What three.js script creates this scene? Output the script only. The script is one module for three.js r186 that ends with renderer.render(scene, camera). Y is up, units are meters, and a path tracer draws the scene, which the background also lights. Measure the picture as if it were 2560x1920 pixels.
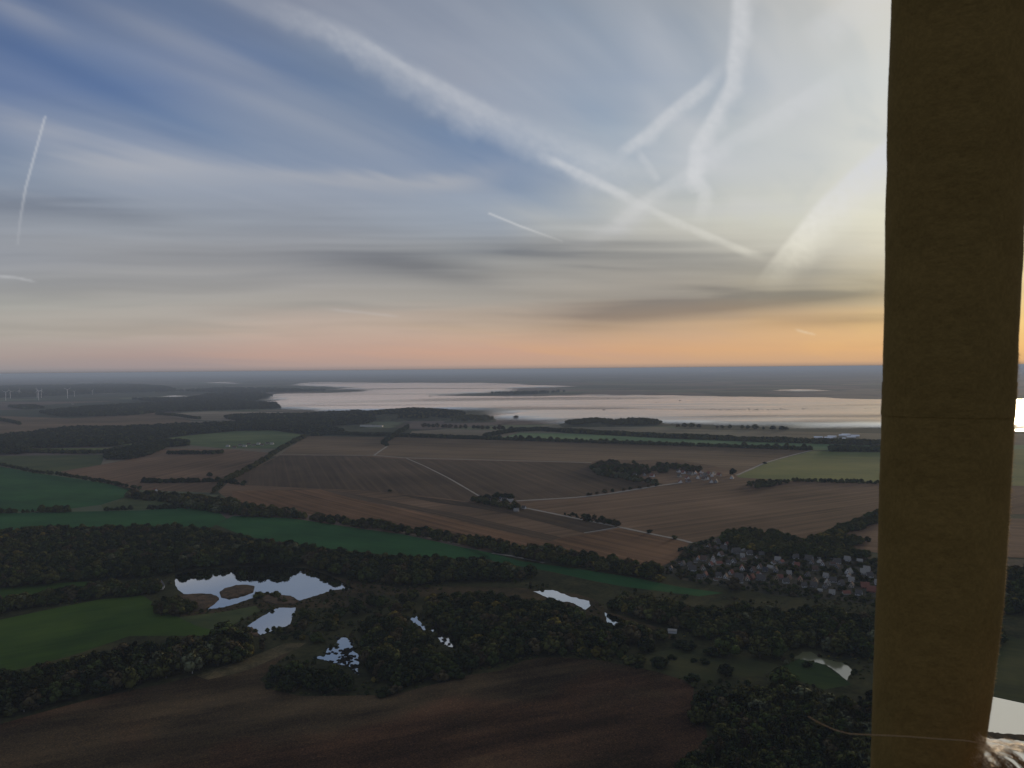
import * as THREE from 'three';
import { mergeGeometries, mergeVertices, toCreasedNormals } from 'three/addons/utils/BufferGeometryUtils.js';
import { MarchingCubes } from 'three/addons/objects/MarchingCubes.js';

// ------------------------------------------------------------------ camera, sky, sun, exposure
const EYE = 300;                                    // the balloon basket hangs this many metres above the plain
const F = 1968, W0 = 2560, H0 = 1920;               // focal length and frame of the photograph in its own pixels
const scene = new THREE.Scene();
const camera = new THREE.PerspectiveCamera(2 * Math.atan(H0 / 2 / F) * 180 / Math.PI, W0 / H0, 0.05, 400000);
camera.rotation.order = 'YXZ';
camera.rotation.set(-Math.atan(37.7 / F), 0, -Math.atan(20 / 2193));
camera.position.set(0, EYE, 0);
camera.updateMatrixWorld(true);
camera.focus = 900;
camera.userData.fStop = 24;
const renderer = new THREE.WebGLRenderer({ antialias: true });
renderer.setSize(1024, 768);
renderer.toneMapping = THREE.LinearToneMapping;
renderer.toneMappingExposure = 1.0;
renderer.shadowMap.enabled = true;

const rad = Math.PI / 180;
const SUN_AZ = 36.5 * rad, SUN_EL = 3.8 * rad;      // right of the upright, just above the horizon
const sun = new THREE.DirectionalLight(new THREE.Color(1.0, 0.74, 0.46), 2.2);
sun.position.set(Math.sin(SUN_AZ) * Math.cos(SUN_EL), Math.sin(SUN_EL), -Math.cos(SUN_AZ) * Math.cos(SUN_EL)).multiplyScalar(9000);
sun.name = 'sun';
sun.castShadow = true;
Object.assign(sun.shadow.camera, { left: -4000, right: 4000, top: 4000, bottom: -4000, near: 10, far: 20000 });
sun.shadow.radius = 16;                          // a sun softened by thin cloud
scene.add(sun, sun.target);
scene.fog = new THREE.FogExp2(new THREE.Color(0.64, 0.79, 1.0), 4.3e-5);

// small tools
function mulberry(a) { return () => { a |= 0; a = a + 0x6D2B79F5 | 0; let t = Math.imul(a ^ a >>> 15, 1 | a); t = t + Math.imul(t ^ t >>> 7, 61 | t) ^ t; return ((t ^ t >>> 14) >>> 0) / 4294967296; }; }
const clamp = (x, a = 0, b = 1) => Math.min(b, Math.max(a, x));
const smooth = (a, b, x) => { const t = clamp((x - a) / (b - a)); return t * t * (3 - 2 * t); };
const lerp = (a, b, t) => a + (b - a) * t;
const lin = c => { c /= 255; return c <= 0.04045 ? c / 12.92 : Math.pow((c + 0.055) / 1.055, 2.4); };
function hash2(x, y) { let h = Math.imul(x, 374761393) + Math.imul(y, 668265263) | 0; h = Math.imul(h ^ h >>> 13, 1274126177); return ((h ^ h >>> 16) >>> 0) / 4294967296; }
function vnoise(x, y, px = 0, py = 0) {             // value noise, optionally periodic
  const ix = Math.floor(x), iy = Math.floor(y), fx = x - ix, fy = y - iy;
  const w = (i, p) => p ? ((i % p) + p) % p : i;
  const u = fx * fx * (3 - 2 * fx), v = fy * fy * (3 - 2 * fy), x0 = w(ix, px), x1 = w(ix + 1, px), y0 = w(iy, py), y1 = w(iy + 1, py);
  const a = hash2(x0, y0), b = hash2(x1, y0), c = hash2(x0, y1), d = hash2(x1, y1);
  return a + (b - a) * u + (c - a + (a - b - c + d) * u) * v;
}
function fbm(x, y, n, px = 0, py = 0) { let s = 0, a = 0.5, t = 0; for (let i = 0; i < n; i++) { s += a * vnoise(x + i * 17, y + i * 31, px, py); t += a; a *= 0.5; x *= 2; y *= 2; px *= 2; py *= 2; } return s / t; }
// a pixel of the photograph as a direction, as a point at a depth, or as a point of the plain
const ray = (x, y) => new THREE.Vector3((x - W0 / 2) / F, (H0 / 2 - y) / F, -1).applyQuaternion(camera.quaternion);
const at = (x, y, depth) => ray(x, y).multiplyScalar(depth).add(camera.position);
function gp(x, y, h = 0) { const d = ray(x, y); return d.multiplyScalar((EYE - h) / -d.y).add(camera.position); }
const toPx = v => { const p = v.clone().sub(camera.position).applyQuaternion(camera.quaternion.clone().invert()); return [W0 / 2 - p.x / p.z * F, H0 / 2 + p.y / p.z * F, -p.z]; };

// the sky: a gradient keyed to the angle from the sun, high thin cirrus, aged and fresh contrails, low dark stratus
const SKY_X = [0, 400, 800, 1200, 1600, 2000, 2200, 2560];
const SKY_Y = [930, 722, 522, 372, 272, 172, 102, 42, 2];
const SKY_C = [
  [0x546f9c, 0x677c9f, 0x727f9b, 0x74849f, 0x8d97a6, 0xb8b9b9, 0xc5c4bf, 0xd0cec6],
  [0x5f7aa8, 0x6680ab, 0x768baa, 0x8492ab, 0x8898af, 0xb3bac0, 0xc4c8c9, 0xd0d1c9],
  [0x8193ac, 0x8a99b2, 0x8898b2, 0x8296b4, 0xa0acba, 0xbac0c2, 0xc9cbc8, 0xd6d5c8],
  [0x8f959f, 0x989ea7, 0x989ea8, 0x9ca5b1, 0xb9bbb8, 0xc6c7bd, 0xd4d2c2, 0xe4dcc0],
  [0x96999f, 0x98999c, 0x97989b, 0x9c9d9d, 0xacaaa5, 0xbbb8ad, 0xc7c2b1, 0xe4d5ac],
  [0xa3a29d, 0xa6a39e, 0xa49f99, 0xa39e97, 0xa79f94, 0xb2a894, 0xc1b498, 0xe6cc96],
  [0xada697, 0xb2a796, 0xbca894, 0xbfa98f, 0xc8ac89, 0xd5b181, 0xddb97f, 0xf0c87c],
  [0xa5978c, 0xab978b, 0xbb9d8a, 0xc6a085, 0xd0a57c, 0xd9ac79, 0xdfb077, 0xf0bc72],
  [0x918d8a, 0x978e8a, 0xa7958a, 0xb39a88, 0xbf9f83, 0xc7a27d, 0xcba37a, 0xdbab72],
].map(r => r.map(h => [h >> 16, h >> 8 & 255, h & 255].map(lin)));
SKY_C.forEach((row, j) => row.forEach((c, i) => { if (j >= 6) c[2] *= 1.1; if (j < 3 && i < 4) { const g = (c[0] + c[1] + c[2]) / 3; for (let k = 0; k < 3; k++) c[k] = lerp(c[k], g, 0.26); } if (j < 5 && i > 3) { const m = 1 + 0.035 * (i - 3); c[0] *= m * 1.03; c[1] *= m * 1.01; c[2] *= m * 0.97; } }));
const ZENITH = [lin(132), lin(139), lin(154)];
function skyBase(X, V, el, out) {
  let i = 0; while (i < SKY_X.length - 2 && X > SKY_X[i + 1]) i++;
  let j = 0; while (j < SKY_Y.length - 2 && V < SKY_Y[j + 1]) j++;
  const u = smooth(0, 1, clamp((X - SKY_X[i]) / (SKY_X[i + 1] - SKY_X[i]))) * 0.5 + 0.5 * clamp((X - SKY_X[i]) / (SKY_X[i + 1] - SKY_X[i])), v = clamp((V - SKY_Y[j]) / (SKY_Y[j + 1] - SKY_Y[j]));
  const z = smooth(24 * rad, 60 * rad, el);
  for (let c = 0; c < 3; c++) out[c] = lerp(lerp(lerp(SKY_C[j][i][c], SKY_C[j][i + 1][c], u), lerp(SKY_C[j + 1][i][c], SKY_C[j + 1][i + 1][c], u), v), ZENITH[c], z * 0.75);
}
// [points, half width at start and end, strength, raggedness, softness of the lower side]
const TRAILS = [
  [[[560, -30], [760, 50], [880, 105], [1000, 180], [1180, 288], [1400, 378], [1560, 452], [1680, 500]], 26, 60, 0.3, 0.5, 0.5],
  [[[860, 70], [1000, 160], [1180, 255], [1290, 315]], 8, 20, 0.2, 0.8, 0.8],
  [[[1335, 383], [1400, 412], [1480, 450], [1560, 488], [1600, 512]], 15, 13, 0.55, 0.5, 0.5],
  [[[1560, 490], [1660, 540], [1760, 585], [1870, 630], [1930, 645]], 11, 10, 0.4, 0.4, 0.6],
  [[[1862, -200], [1850, 60], [1838, 150], [1832, 215], [1790, 290], [1742, 370], [1735, 440], [1762, 475], [1757, 520], [1735, 585]], 30, 18, 0.62, 0.5, 0.6],
  [[[1822, 150], [1760, 220], [1690, 272], [1620, 335], [1530, 400]], 20, 16, 0.5, 0.6, 0.6],
  [[[1475, 605], [1600, 512], [1740, 425], [1830, 355], [1960, 280], [2160, 160]], 14, 30, 0.32, 0.6, 0.6],
  [[[1890, 720], [1955, 640], [2010, 575], [2060, 515], [2130, 450], [2210, 380], [2400, 250], [2500, 180]], 16, 34, 0.95, 0.3, 3.2],
  [[[1590, 370], [1625, 420], [1650, 460]], 9, 12, 0.25, 0.6, 0.6],
  [[[2000, 110], [2110, 40], [2230, -60]], 40, 50, 0.3, 0.6, 0.8],
  [[[1222, 533], [1300, 565], [1405, 603]], 2.2, 2.2, 0.7, 0, 0.4],
  [[[113, 291], [90, 375], [64, 470], [52, 540], [44, 610]], 2.6, 3.2, 0.62, 0, 0.3],
  [[[-30, 688], [40, 694], [95, 706]], 4, 2.5, 0.35, 0.3, 0.4],
  [[[1985, 822], [2010, 830], [2042, 837]], 3, 2, 0.35, 0.3, 0.5],
  [[[800, 770], [950, 786], [1010, 792]], 3, 3, 0.16, 0.3, 0.5],
].map(([pts, w0, w1, k, ragged, soft]) => ({ pts: pts.map(([x, y]) => { const d = ray(x, y); return [1280 + F * d.x / -d.z, F * d.y / -d.z]; }), w0, w1, k, ragged, soft }));
for (const t of TRAILS) {
  const m = Math.max(t.w0, t.w1) * (2 + t.soft * 2);
  t.box = [Math.min(...t.pts.map(p => p[0])) - m, Math.max(...t.pts.map(p => p[0])) + m, Math.min(...t.pts.map(p => p[1])) - m, Math.max(...t.pts.map(p => p[1])) + m];
  t.len = [0]; for (let i = 1; i < t.pts.length; i++) t.len.push(t.len[i - 1] + Math.hypot(t.pts[i][0] - t.pts[i - 1][0], t.pts[i][1] - t.pts[i - 1][1]));
}
// clear blue gaps (negative) and milky veils of thin cloud: centre, half length, half width, tilt in degrees, strength
const VEILS = [[200, 170, 340, 42, 24, -0.62], [430, 292, 260, 36, 20, -0.45], [1130, 322, 200, 38, 20, -0.55], [1480, 300, 130, 45, 30, -0.3], [1290, 450, 160, 36, 20, -0.4], [1360, 20, 150, 60, 20, -0.3], [760, 150, 180, 30, 20, -0.3], [520, 110, 360, 46, 22, 0.24], [650, 235, 380, 50, 20, 0.22], [350, 425, 280, 38, 4, 0.4], [900, 445, 340, 28, 3, 0.42], [1150, 432, 120, 34, -12, 0.35], [1640, 120, 170, 80, 60, 0.25], [60, 40, 170, 34, 28, 0.2], [90, 330, 200, 36, 16, 0.22], [1560, 540, 120, 30, -30, 0.35], [1850, 520, 200, 26, 2, 0.3], [1950, 250, 260, 120, 65, 0.3], [1800, 420, 260, 60, 8, 0.3], [1700, 330, 180, 40, 40, 0.25]]
  .map(([x, y, a, b, t, k]) => { const d = ray(x, y); return [1280 + F * d.x / -d.z, F * d.y / -d.z, a, b, Math.cos(t * rad), Math.sin(t * rad), k]; });
// dark streaks low in the sky: centre, half length, half height, tilt, strength
const STRATUS = [[60, 512, 330, 20, 0.05, 0.26], [330, 545, 160, 14, 0.12, 0.12], [960, 655, 250, 26, 0.06, 0.24], [1120, 690, 180, 16, 0.16, 0.14], [1450, 615, 420, 24, 0.05, 0.2], [1850, 660, 480, 24, 0.06, 0.2], [1330, 638, 150, 6, 0.05, 0.2],
  [1480, 668, 130, 5, 0.08, 0.14], [1700, 765, 420, 26, -0.05, 0.27], [2100, 735, 380, 18, -0.04, 0.24], [1500, 815, 220, 20, -0.08, 0.16], [2150, 800, 280, 12, -0.03, 0.2], [520, 640, 480, 26, 0.02, 0.1], [2300, 640, 300, 20, 0.04, 0.12], [1500, 680, 620, 55, 0.02, 0.13], [1780, 775, 560, 42, -0.04, 0.12], [700, 590, 600, 40, 0.04, 0.08]]
  .map(([x, y, a, b, t, k]) => { const d = ray(x, y); return [1280 + F * d.x / -d.z, F * d.y / -d.z, a, b, t, k]; });
{
  const SW = 4096, SH = 2048, data = new Float32Array(SW * SH * 4), c = [0, 0, 0];
  for (let r = 0; r < SH; r++) {
    const el = ((r + 0.5) / SH - 0.5) * Math.PI;
    if (el < -0.02) { for (let q = 0; q < SW; q++) { const o = (r * SW + q) * 4; data[o] = 0.06; data[o + 1] = 0.065; data[o + 2] = 0.075; data[o + 3] = 1; } continue; }
    const ce = Math.cos(el), se = Math.sin(el);
    for (let q = 0; q < SW; q++) {
      const round = ((q + 0.5) / SW - 0.5) * 2 * Math.PI, dx = Math.cos(round) * ce, dz = Math.sin(round) * ce;
      let a = Math.atan2(dx, -dz);                                  // to the right of straight ahead
      let off = Math.abs(Math.atan2(Math.sin(a - SUN_AZ), Math.cos(a - SUN_AZ)));
      const am = clamp(SUN_AZ - off, -0.62, 0.62), V = F * Math.tan(Math.min(el, 1.2)) / Math.cos(am), X = 1280 + F * Math.tan(am);
      // cloud streaks: noise on a plane high above, drawn out along the wind
      const k = 1 / (se + 0.06), px = dx * k, pz = -dz * k, wx = px * 0.53 + pz * 0.85, wz = -px * 0.85 + pz * 0.53;
      const warp = fbm(wx * 0.9 + 5, wz * 0.9, 2) - 0.5;
      const veil = fbm(wx * 0.42 + warp * 0.5, wz * 1.7 + warp * 1.0 + 9, 5), fine = fbm(wx * 1.6 + 40 + warp * 2, wz * 9 + 3, 4);
      const band = fbm(a * 2.2 + 20, V * 0.019 + warp * 0.7, 4), band2 = fbm(a * 5 + 70 + warp, V * 0.06 + a * 2 + warp * 1.2, 5);
      skyBase(X + (veil - 0.5) * 260, V + (band - 0.5) * 60 * smooth(20, 200, V), el, c);
      const high = smooth(330, 560, V) * (1 - 0.6 * smooth(0.9, 1.3, el)), low = smooth(20, 90, V) * (1 - smooth(330, 480, V));
      const wisp = (smooth(0.34, 0.72, veil) - 0.42) * 0.26 * high + (fine - 0.5) * 0.2 * high;
      const dark = ((smooth(0.45, 0.75, band) - 0.3) * 0.12 + (band2 - 0.5) * 0.13) * low;
      for (let i = 0; i < 3; i++) c[i] *= 1 - dark;
      const tint = [lin(196), lin(198), lin(203)];
      for (let i = 0; i < 3; i++) c[i] = wisp > 0 ? lerp(c[i], Math.max(tint[i], c[i] * 1.05), wisp) : c[i] * (1 + wisp * (i === 2 ? 0.5 : i === 1 ? 0.85 : 1.15));
      if (Math.abs(a) < 0.9 && el < 0.6) {                          // contrails and stratus stand at places of their own
        const gx = 1280 + F * Math.tan(a), gy = F * Math.tan(el) / Math.cos(a);
        for (const [vx, vy, la, lb, ct, st, s] of VEILS) {
          const ex = gx - vx, ey = vy - gy, ux = (ex * ct + ey * st) / la + warp * 0.5, uy = (ey * ct - ex * st + (veil - 0.5) * 70 + (fine - 0.5) * 40) / lb, q = ux * ux + uy * uy;
          if (q > 5) continue;
          const m = Math.abs(s) * Math.exp(-q * 1.3) * (0.75 + 0.5 * fine);
          if (s < 0) { c[0] = lerp(c[0], c[0] * 0.66, m); c[1] = lerp(c[1], c[1] * 0.8, m); c[2] = lerp(c[2], c[2] * 0.93, m); } else for (let i = 0; i < 3; i++) c[i] = lerp(c[i], Math.max(c[i], [0.46, 0.46, 0.475][i] * (gx > 1400 ? 1.35 : 1)), m);
        }
        let shade = 0;
        for (const [sx, sy, la, lb, tilt, s] of STRATUS) {
          const ux = (gx - sx) / la, uy = (sy - gy - (gx - sx) * tilt + (band2 - 0.5) * 26 + warp * 12) / lb;
          if (ux * ux < 4 && uy * uy < 9) shade += s * Math.exp(-ux * ux * 1.4) * Math.exp(-uy * uy * 0.55) * (0.5 + 0.9 * band2);
        }
        shade = Math.min(0.42, shade * 1.05);
        c[0] *= 1 - shade; c[1] *= 1 - shade * 0.96; c[2] *= 1 - shade * 0.86;
        for (const t of TRAILS) {
          if (gx < t.box[0] || gx > t.box[1] || gy < t.box[2] || gy > t.box[3]) continue;
          let best = 1e9, along = 0, side = 0;
          for (let i = 1; i < t.pts.length; i++) {
            const [x0, y0] = t.pts[i - 1], [x1, y1] = t.pts[i], ex = x1 - x0, ey = y1 - y0, l2 = ex * ex + ey * ey, f = clamp(((gx - x0) * ex + (gy - y0) * ey) / l2);
            const qx = gx - x0 - ex * f, qy = gy - y0 - ey * f, d = qx * qx + qy * qy;
            if (d < best) { best = d; along = (t.len[i - 1] + f * (t.len[i] - t.len[i - 1])) / t.len[t.len.length - 1]; side = (ex * qy - ey * qx) * Math.sign(ex || 1) >= 0 ? 1 : -1; }
          }
          const n = t.ragged ? fbm(gx * 0.022 + 7, gy * 0.022, 4) - 0.5 : 0, n2 = t.ragged ? fbm(gx * 0.05 - gy * 0.03 + 90, gy * 0.08 + gx * 0.045, 3) : 0.5;
          let d = Math.sqrt(best) * side, w = lerp(t.w0, t.w1, along) * (1 + n * t.ragged * 1.2);
          d += n * t.ragged * w * 0.7;
          const m = d > 0 ? 1 - smooth(0.3, 1.25, d / w) : 1 - smooth(0.1, 1 + t.soft * 1.2, -d / w);
          const ends = smooth(0, 0.3, along + 0.02) * (1 - smooth(0.82, 1, along)) ;
          const s = t.k * m * (t.ragged ? ends * (0.72 + 0.56 * n2) : (1 - smooth(0.4, 1, along) * 0.75));
          const warm = smooth(520, 150, gy) * smooth(900, 2200, gx);
          c[0] = lerp(c[0], lerp(0.66, 0.92, warm), s * 0.85); c[1] = lerp(c[1], lerp(0.67, 0.86, warm), s * 0.85); c[2] = lerp(c[2], lerp(0.69, 0.66, warm), s * 0.85);
        }
      }
      const air = 0.6 * (1 - smooth(0, 13, V)); c[0] = lerp(c[0], 0.15 + 0.03 * (X / 2560), air * 0.8); c[1] = lerp(c[1], 0.165, air * 0.8); c[2] = lerp(c[2], 0.19 - 0.03 * (X / 2560), air * 0.8);   // the thick air at the horizon
      const o = (r * SW + q) * 4; data[o] = c[0]; data[o + 1] = c[1]; data[o + 2] = c[2]; data[o + 3] = 1;
    }
  }
  const sky = new THREE.DataTexture(data, SW, SH, THREE.RGBAFormat, THREE.FloatType);
  sky.mapping = THREE.EquirectangularReflectionMapping; sky.magFilter = THREE.LinearFilter; sky.needsUpdate = true;
  scene.background = sky; scene.environment = sky;
}

// ------------------------------------------------------------------ names, labels
const used = new Map();
function numbered(name) { const n = used.get(name) ?? 0; used.set(name, n + 1); return n ? `${name}_${String(n).padStart(3, '0')}` : name; }
function tag(o, label, category, group, kind) { o.userData = { ...o.userData, ...(label && { label }), ...(category && { category }), ...(group && { group }), ...(kind && { kind }) }; return o; }
function mesh(name, g, m, parent) { const o = new THREE.Mesh(g, m); o.name = parent === scene ? numbered(name) : name; o.castShadow = o.receiveShadow = true; (parent ?? scene).add(o); return o; }
function thing(name, pos, turn, label, category, group) { const o = new THREE.Group(); o.name = numbered(name); o.position.copy(pos); o.rotation.y = turn; tag(o, label, category, group); scene.add(o); return o; }

// ------------------------------------------------------------------ materials of the ground
function tex(size, f, srgb = false) {
  const d = new Uint8Array(size * size * 4);
  for (let y = 0; y < size; y++) for (let x = 0; x < size; x++) { const c = f(x / size, y / size), o = (y * size + x) * 4; for (let i = 0; i < 3; i++) d[o + i] = clamp(c[i]) * 255; d[o + 3] = 255; }
  const t = new THREE.DataTexture(d, size, size); t.wrapS = t.wrapT = THREE.RepeatWrapping; t.magFilter = THREE.LinearFilter; t.needsUpdate = true; if (srgb) t.colorSpace = THREE.SRGBColorSpace; return t;
}
const rs = mulberry(5);
// tilled soil: broad patches, drawn-out streaks along the rows, tramlines
const soilTex = tex(1024, (u, v) => {
  const a = fbm(u * 5, v * 5, 5, 5, 5), s = fbm(u * 3, v * 96, 3, 3, 96), g = hash2(u * 1024 | 0, v * 1024 | 0), line = Math.abs((v * 26 % 1) - 0.5) > 0.42 ? 1 : 0;
  const k = 0.5 + (a - 0.5) * 0.5 + (s - 0.5) * 0.34 + (g - 0.5) * 0.12 + line * 0.11;
  return [k * 1.02, k, k * (0.96 + (a - 0.5) * 0.1)];
});
const grassTex = tex(1024, (u, v) => {
  const a = fbm(u * 6, v * 6, 5, 6, 6), s = fbm(u * 4, v * 60 + 7, 3, 4, 60), g = hash2(u * 1024 + 9 | 0, v * 1024 | 0);
  const k = 0.5 + (a - 0.5) * 0.36 + (s - 0.5) * 0.16 + (g - 0.5) * 0.1;
  return [k * (1 + (a - 0.5) * 0.35), k, k * (1 - (s - 0.5) * 0.2)];
});
// the stubble field below: red and grey-green patches with bright tufts
const stubbleTex = tex(1024, (u, v) => {
  const a = fbm(u * 5 + 3, v * 7, 6, 5, 7), b = fbm(u * 7, v * 16 + 2, 6, 7, 16), s = fbm(u * 5, v * 90, 3, 5, 90);
  const i = u * 1024 | 0, j = v * 1024 | 0, g = hash2(i, j + 77), tuft = hash2(i + 13, j) > 0.985 - 0.12 * smooth(0.45, 0.66, b) ? 0.12 + 0.42 * g * g : 0;
  const k = clamp(0.36 + (b - 0.5) * 0.85 + (s - 0.5) * 0.22 + (g - 0.5) * 0.34, 0.06), red = smooth(0.4, 0.6, a);
  return [k * lerp(0.92, 1.1, red) + tuft, k * lerp(0.98, 0.88, red) + tuft * 0.86, k * lerp(0.82, 0.74, red) + tuft * 0.42];
});
const scrubTex = tex(1024, (u, v) => {
  const a = fbm(u * 9, v * 9, 5, 9, 9), g = hash2(u * 1024 | 0, v * 1024 + 5 | 0), b = fbm(u * 70, v * 70, 2, 70, 70);
  const k = 0.48 + (a - 0.5) * 0.55 + (b - 0.5) * 0.4 + (g - 0.5) * 0.12;
  return [k * (1 + (a - 0.5) * 0.3), k, k * 0.94];
});
// the far plain, too far to tell its parcels apart one by one: woods, meadows and ploughland a few hundred metres across
// (one tile covers 28 km)
const plainTex = (() => {
  const r = mulberry(77), N = 34, cell = [];
  for (let i = 0; i < N * N; i++) { const q = r(); cell.push([r(), r(), q < 0.34 ? [0.22, 0.27, 0.15] : q < 0.62 ? [0.62, 0.5, 0.42] : q < 0.85 ? [0.5, 0.62, 0.36] : [0.75, 0.66, 0.48]]); }
  return tex(1024, (u, v) => {
    const n = fbm(u * 60, v * 60, 3, 60, 60) - 0.5, X = (u + n * 0.006) * N, Y = (v - n * 0.006) * N; let best = 9, second = 9, c = null;
    for (let i = -1; i <= 1; i++) for (let j = -1; j <= 1; j++) {
      const ix = Math.floor(X) + i, iy = Math.floor(Y) + j, q = cell[((iy % N) + N) % N * N + ((ix % N) + N) % N], d = Math.abs(X - ix - q[0]) * 0.8 + Math.abs(Y - iy - q[1]);
      if (d < best) { second = best; best = d; c = q[2]; } else if (d < second) second = d;
    }
    const wood = fbm(u * 22 + 3, v * 22, 5, 22, 22), w = smooth(0.52, 0.57, wood), hedge = second - best < 0.05 ? 0.5 : 1, g = 1 + n * 0.5;
    return [0, 1, 2].map(i => lerp(c[i] * hedge, [0.2, 0.25, 0.14][i], w) * g);
  });
})();
const ground = (map, r, g, b, extra = {}) => new THREE.MeshPhysicalMaterial({ specularIntensity: 0.1, map, color: new THREE.Color().setRGB(r, g, b), roughness: 1, ...extra });
const LAYER = 0.12;
// a sheet of the plain whose outline is given by pixels; uv in tiles of `tile` metres, turned by `turn`
function sheet(name, px, level, mat, tile, turn, label, category, kind = 'structure') {
  const pts = px.map(([x, y]) => { const p = gp(x, y); return new THREE.Vector2(p.x, -p.z); });
  const g = new THREE.ShapeGeometry(new THREE.Shape(pts)), p = g.attributes.position, uv = g.attributes.uv, c = Math.cos(turn) / tile, s = Math.sin(turn) / tile;
  for (let i = 0; i < p.count; i++) { const x = p.getX(i), z = -p.getY(i); uv.setXY(i, x * c + z * s, z * c - x * s); p.setXYZ(i, x, level * LAYER, z); g.attributes.normal.setXYZ(i, 0, 1, 0); }
  const o = mesh(name, g, mat, scene); tag(o, label, category, null, kind); return o;
}
// direction on the ground between two pixels, as a turn for row textures
const along = (a, b) => { const p = gp(...a), q = gp(...b); return Math.atan2(q.z - p.z, q.x - p.x); };

{ // the plain itself, out past the horizon
  const g = new THREE.CircleGeometry(95000, 96); g.rotateX(-Math.PI / 2);
  const p = g.attributes.position, uv = g.attributes.uv; for (let i = 0; i < p.count; i++) uv.setXY(i, p.getX(i) / 28000, p.getZ(i) / 28000);
  tag(mesh('terrain', g, ground(plainTex, 0.21, 0.195, 0.18), scene), 'wide dark plain of woods, meadows and ploughland fading into haze', 'land', null, 'structure');
}
const M = {
  stubble: ground(stubbleTex, 0.185, 0.115, 0.068),
  scrub: ground(scrubTex, 0.085, 0.082, 0.032),
  bank: ground(scrubTex, 0.12, 0.085, 0.04),
  meadow: ground(grassTex, 0.085, 0.155, 0.022),
  meadowBlue: ground(grassTex, 0.05, 0.17, 0.05),
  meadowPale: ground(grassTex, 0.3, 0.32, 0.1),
  meadowDry: ground(grassTex, 0.14, 0.165, 0.06),
  soilDark: ground(soilTex, 0.15, 0.1, 0.06),
  soilDarker: ground(soilTex, 0.11, 0.075, 0.045),
  soil: ground(soilTex, 0.265, 0.165, 0.095),
  soilRed: ground(soilTex, 0.3, 0.165, 0.085),
  soilGrey: ground(soilTex, 0.27, 0.185, 0.105),
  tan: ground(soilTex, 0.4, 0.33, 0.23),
  village: ground(scrubTex, 0.12, 0.105, 0.07),
  track: new THREE.MeshStandardMaterial({ color: new THREE.Color().setRGB(0.25, 0.22, 0.175), roughness: 1 }),
};
// valley floor under the woods and ponds
sheet('valley_floor', [[-900, 1335], [0, 1322], [400, 1300], [560, 1296], [740, 1300], [1000, 1335], [1200, 1380], [1500, 1430], [1700, 1440], [2200, 1450], [3300, 1440], [3300, 2300], [-900, 2300]], 1, M.scrub, 260, 0.4, 'dark overgrown valley floor under the woods and between the ponds', 'ground');

sheet('stubble_field', [[-700, 2300], [-700, 1960], [0, 1811], [81, 1788], [183, 1760], [285, 1735], [407, 1711], [488, 1690], [570, 1666], [651, 1638], [712, 1613], [735, 1622], [690, 1660], [650, 1700], [680, 1725], [753, 1741], [864, 1740], [950, 1738], [1007, 1732], [1109, 1705], [1170, 1689], [1251, 1677], [1312, 1652], [1365, 1644], [1434, 1646], [1503, 1652], [1585, 1669], [1646, 1681], [1707, 1701], [1735, 1720], [1730, 1766], [1760, 1800], [1770, 1850], [1730, 1920], [1640, 2300]], 2, M.stubble, 720, along([300, 1850], [1300, 1680]), 'dark red-brown stubble field with pale tufts nearest the viewer', 'field');
sheet('grass_margin', [[488, 1689], [570, 1663], [651, 1634], [712, 1609], [765, 1608], [745, 1622], [700, 1640], [640, 1668], [590, 1685], [520, 1700]], 3, ground(scrubTex, 0.19, 0.15, 0.075), 120, 0, 'tawny grass strip along the upper edge of the stubble field', 'grass strip');
sheet('green_meadow', [[-500, 1650], [0, 1550], [122, 1524], [244, 1500], [358, 1489], [400, 1520], [447, 1544], [560, 1530], [640, 1515], [640, 1530], [610, 1548], [529, 1590], [420, 1590], [325, 1590], [203, 1632], [122, 1655], [0, 1685], [-500, 1810]], 2, M.meadow, 300, along([0, 1600], [400, 1530]), 'large dark green meadow above the lower-left wood', 'meadow');
sheet('green_meadow', [[-400, 1545], [0, 1468], [195, 1455], [300, 1452], [250, 1475], [142, 1490], [0, 1520], [-400, 1590]], 2, M.meadow, 300, 0.2, 'small wedge of green meadow at the far left edge below the dark wood', 'meadow');
sheet('grey_meadow', [[447, 1544], [560, 1530], [640, 1515], [650, 1528], [610, 1548], [560, 1572], [529, 1575], [490, 1565]], 3, M.meadowDry, 180, 0.3, 'paler grey-green grass beside the small pond', 'meadow');
sheet('bank', [[420, 1500], [470, 1478], [545, 1486], [560, 1500], [530, 1524], [640, 1496], [650, 1478], [700, 1478], [752, 1500], [840, 1472], [900, 1474], [960, 1490], [930, 1520], [800, 1520], [700, 1522], [600, 1522], [500, 1545], [440, 1540]], 2, M.bank, 150, 0.2, 'brown reed-covered bank between the lake and the small pond', 'bank');
sheet('bank', [[820, 1440], [900, 1455], [1000, 1470], [1150, 1466], [1300, 1470], [1440, 1485], [1490, 1500], [1520, 1530], [1590, 1550], [1660, 1575], [1700, 1600], [1600, 1590], [1500, 1560], [1440, 1530], [1330, 1500], [1200, 1492], [1000, 1492], [890, 1480]], 2, M.bank, 150, 0.2, 'brown marshy bank along the narrow river', 'bank');
sheet('glade', [[1585, 1665], [1620, 1635], [1700, 1620], [1800, 1625], [1900, 1650], [1960, 1670], [1900, 1690], [1790, 1700], [1740, 1712], [1700, 1696]], 3, ground(grassTex, 0.11, 0.11, 0.04), 160, 0.5, 'grassy glade with scattered bushes at the right end of the stubble field', 'glade');
sheet('glade', [[1950, 1668], [2000, 1648], [2060, 1662], [2100, 1690], [2130, 1712], [2060, 1725], [1990, 1700]], 3, ground(grassTex, 0.07, 0.11, 0.03), 160, 0.5, 'green glade on the near bank of the algae pond', 'glade');
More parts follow.
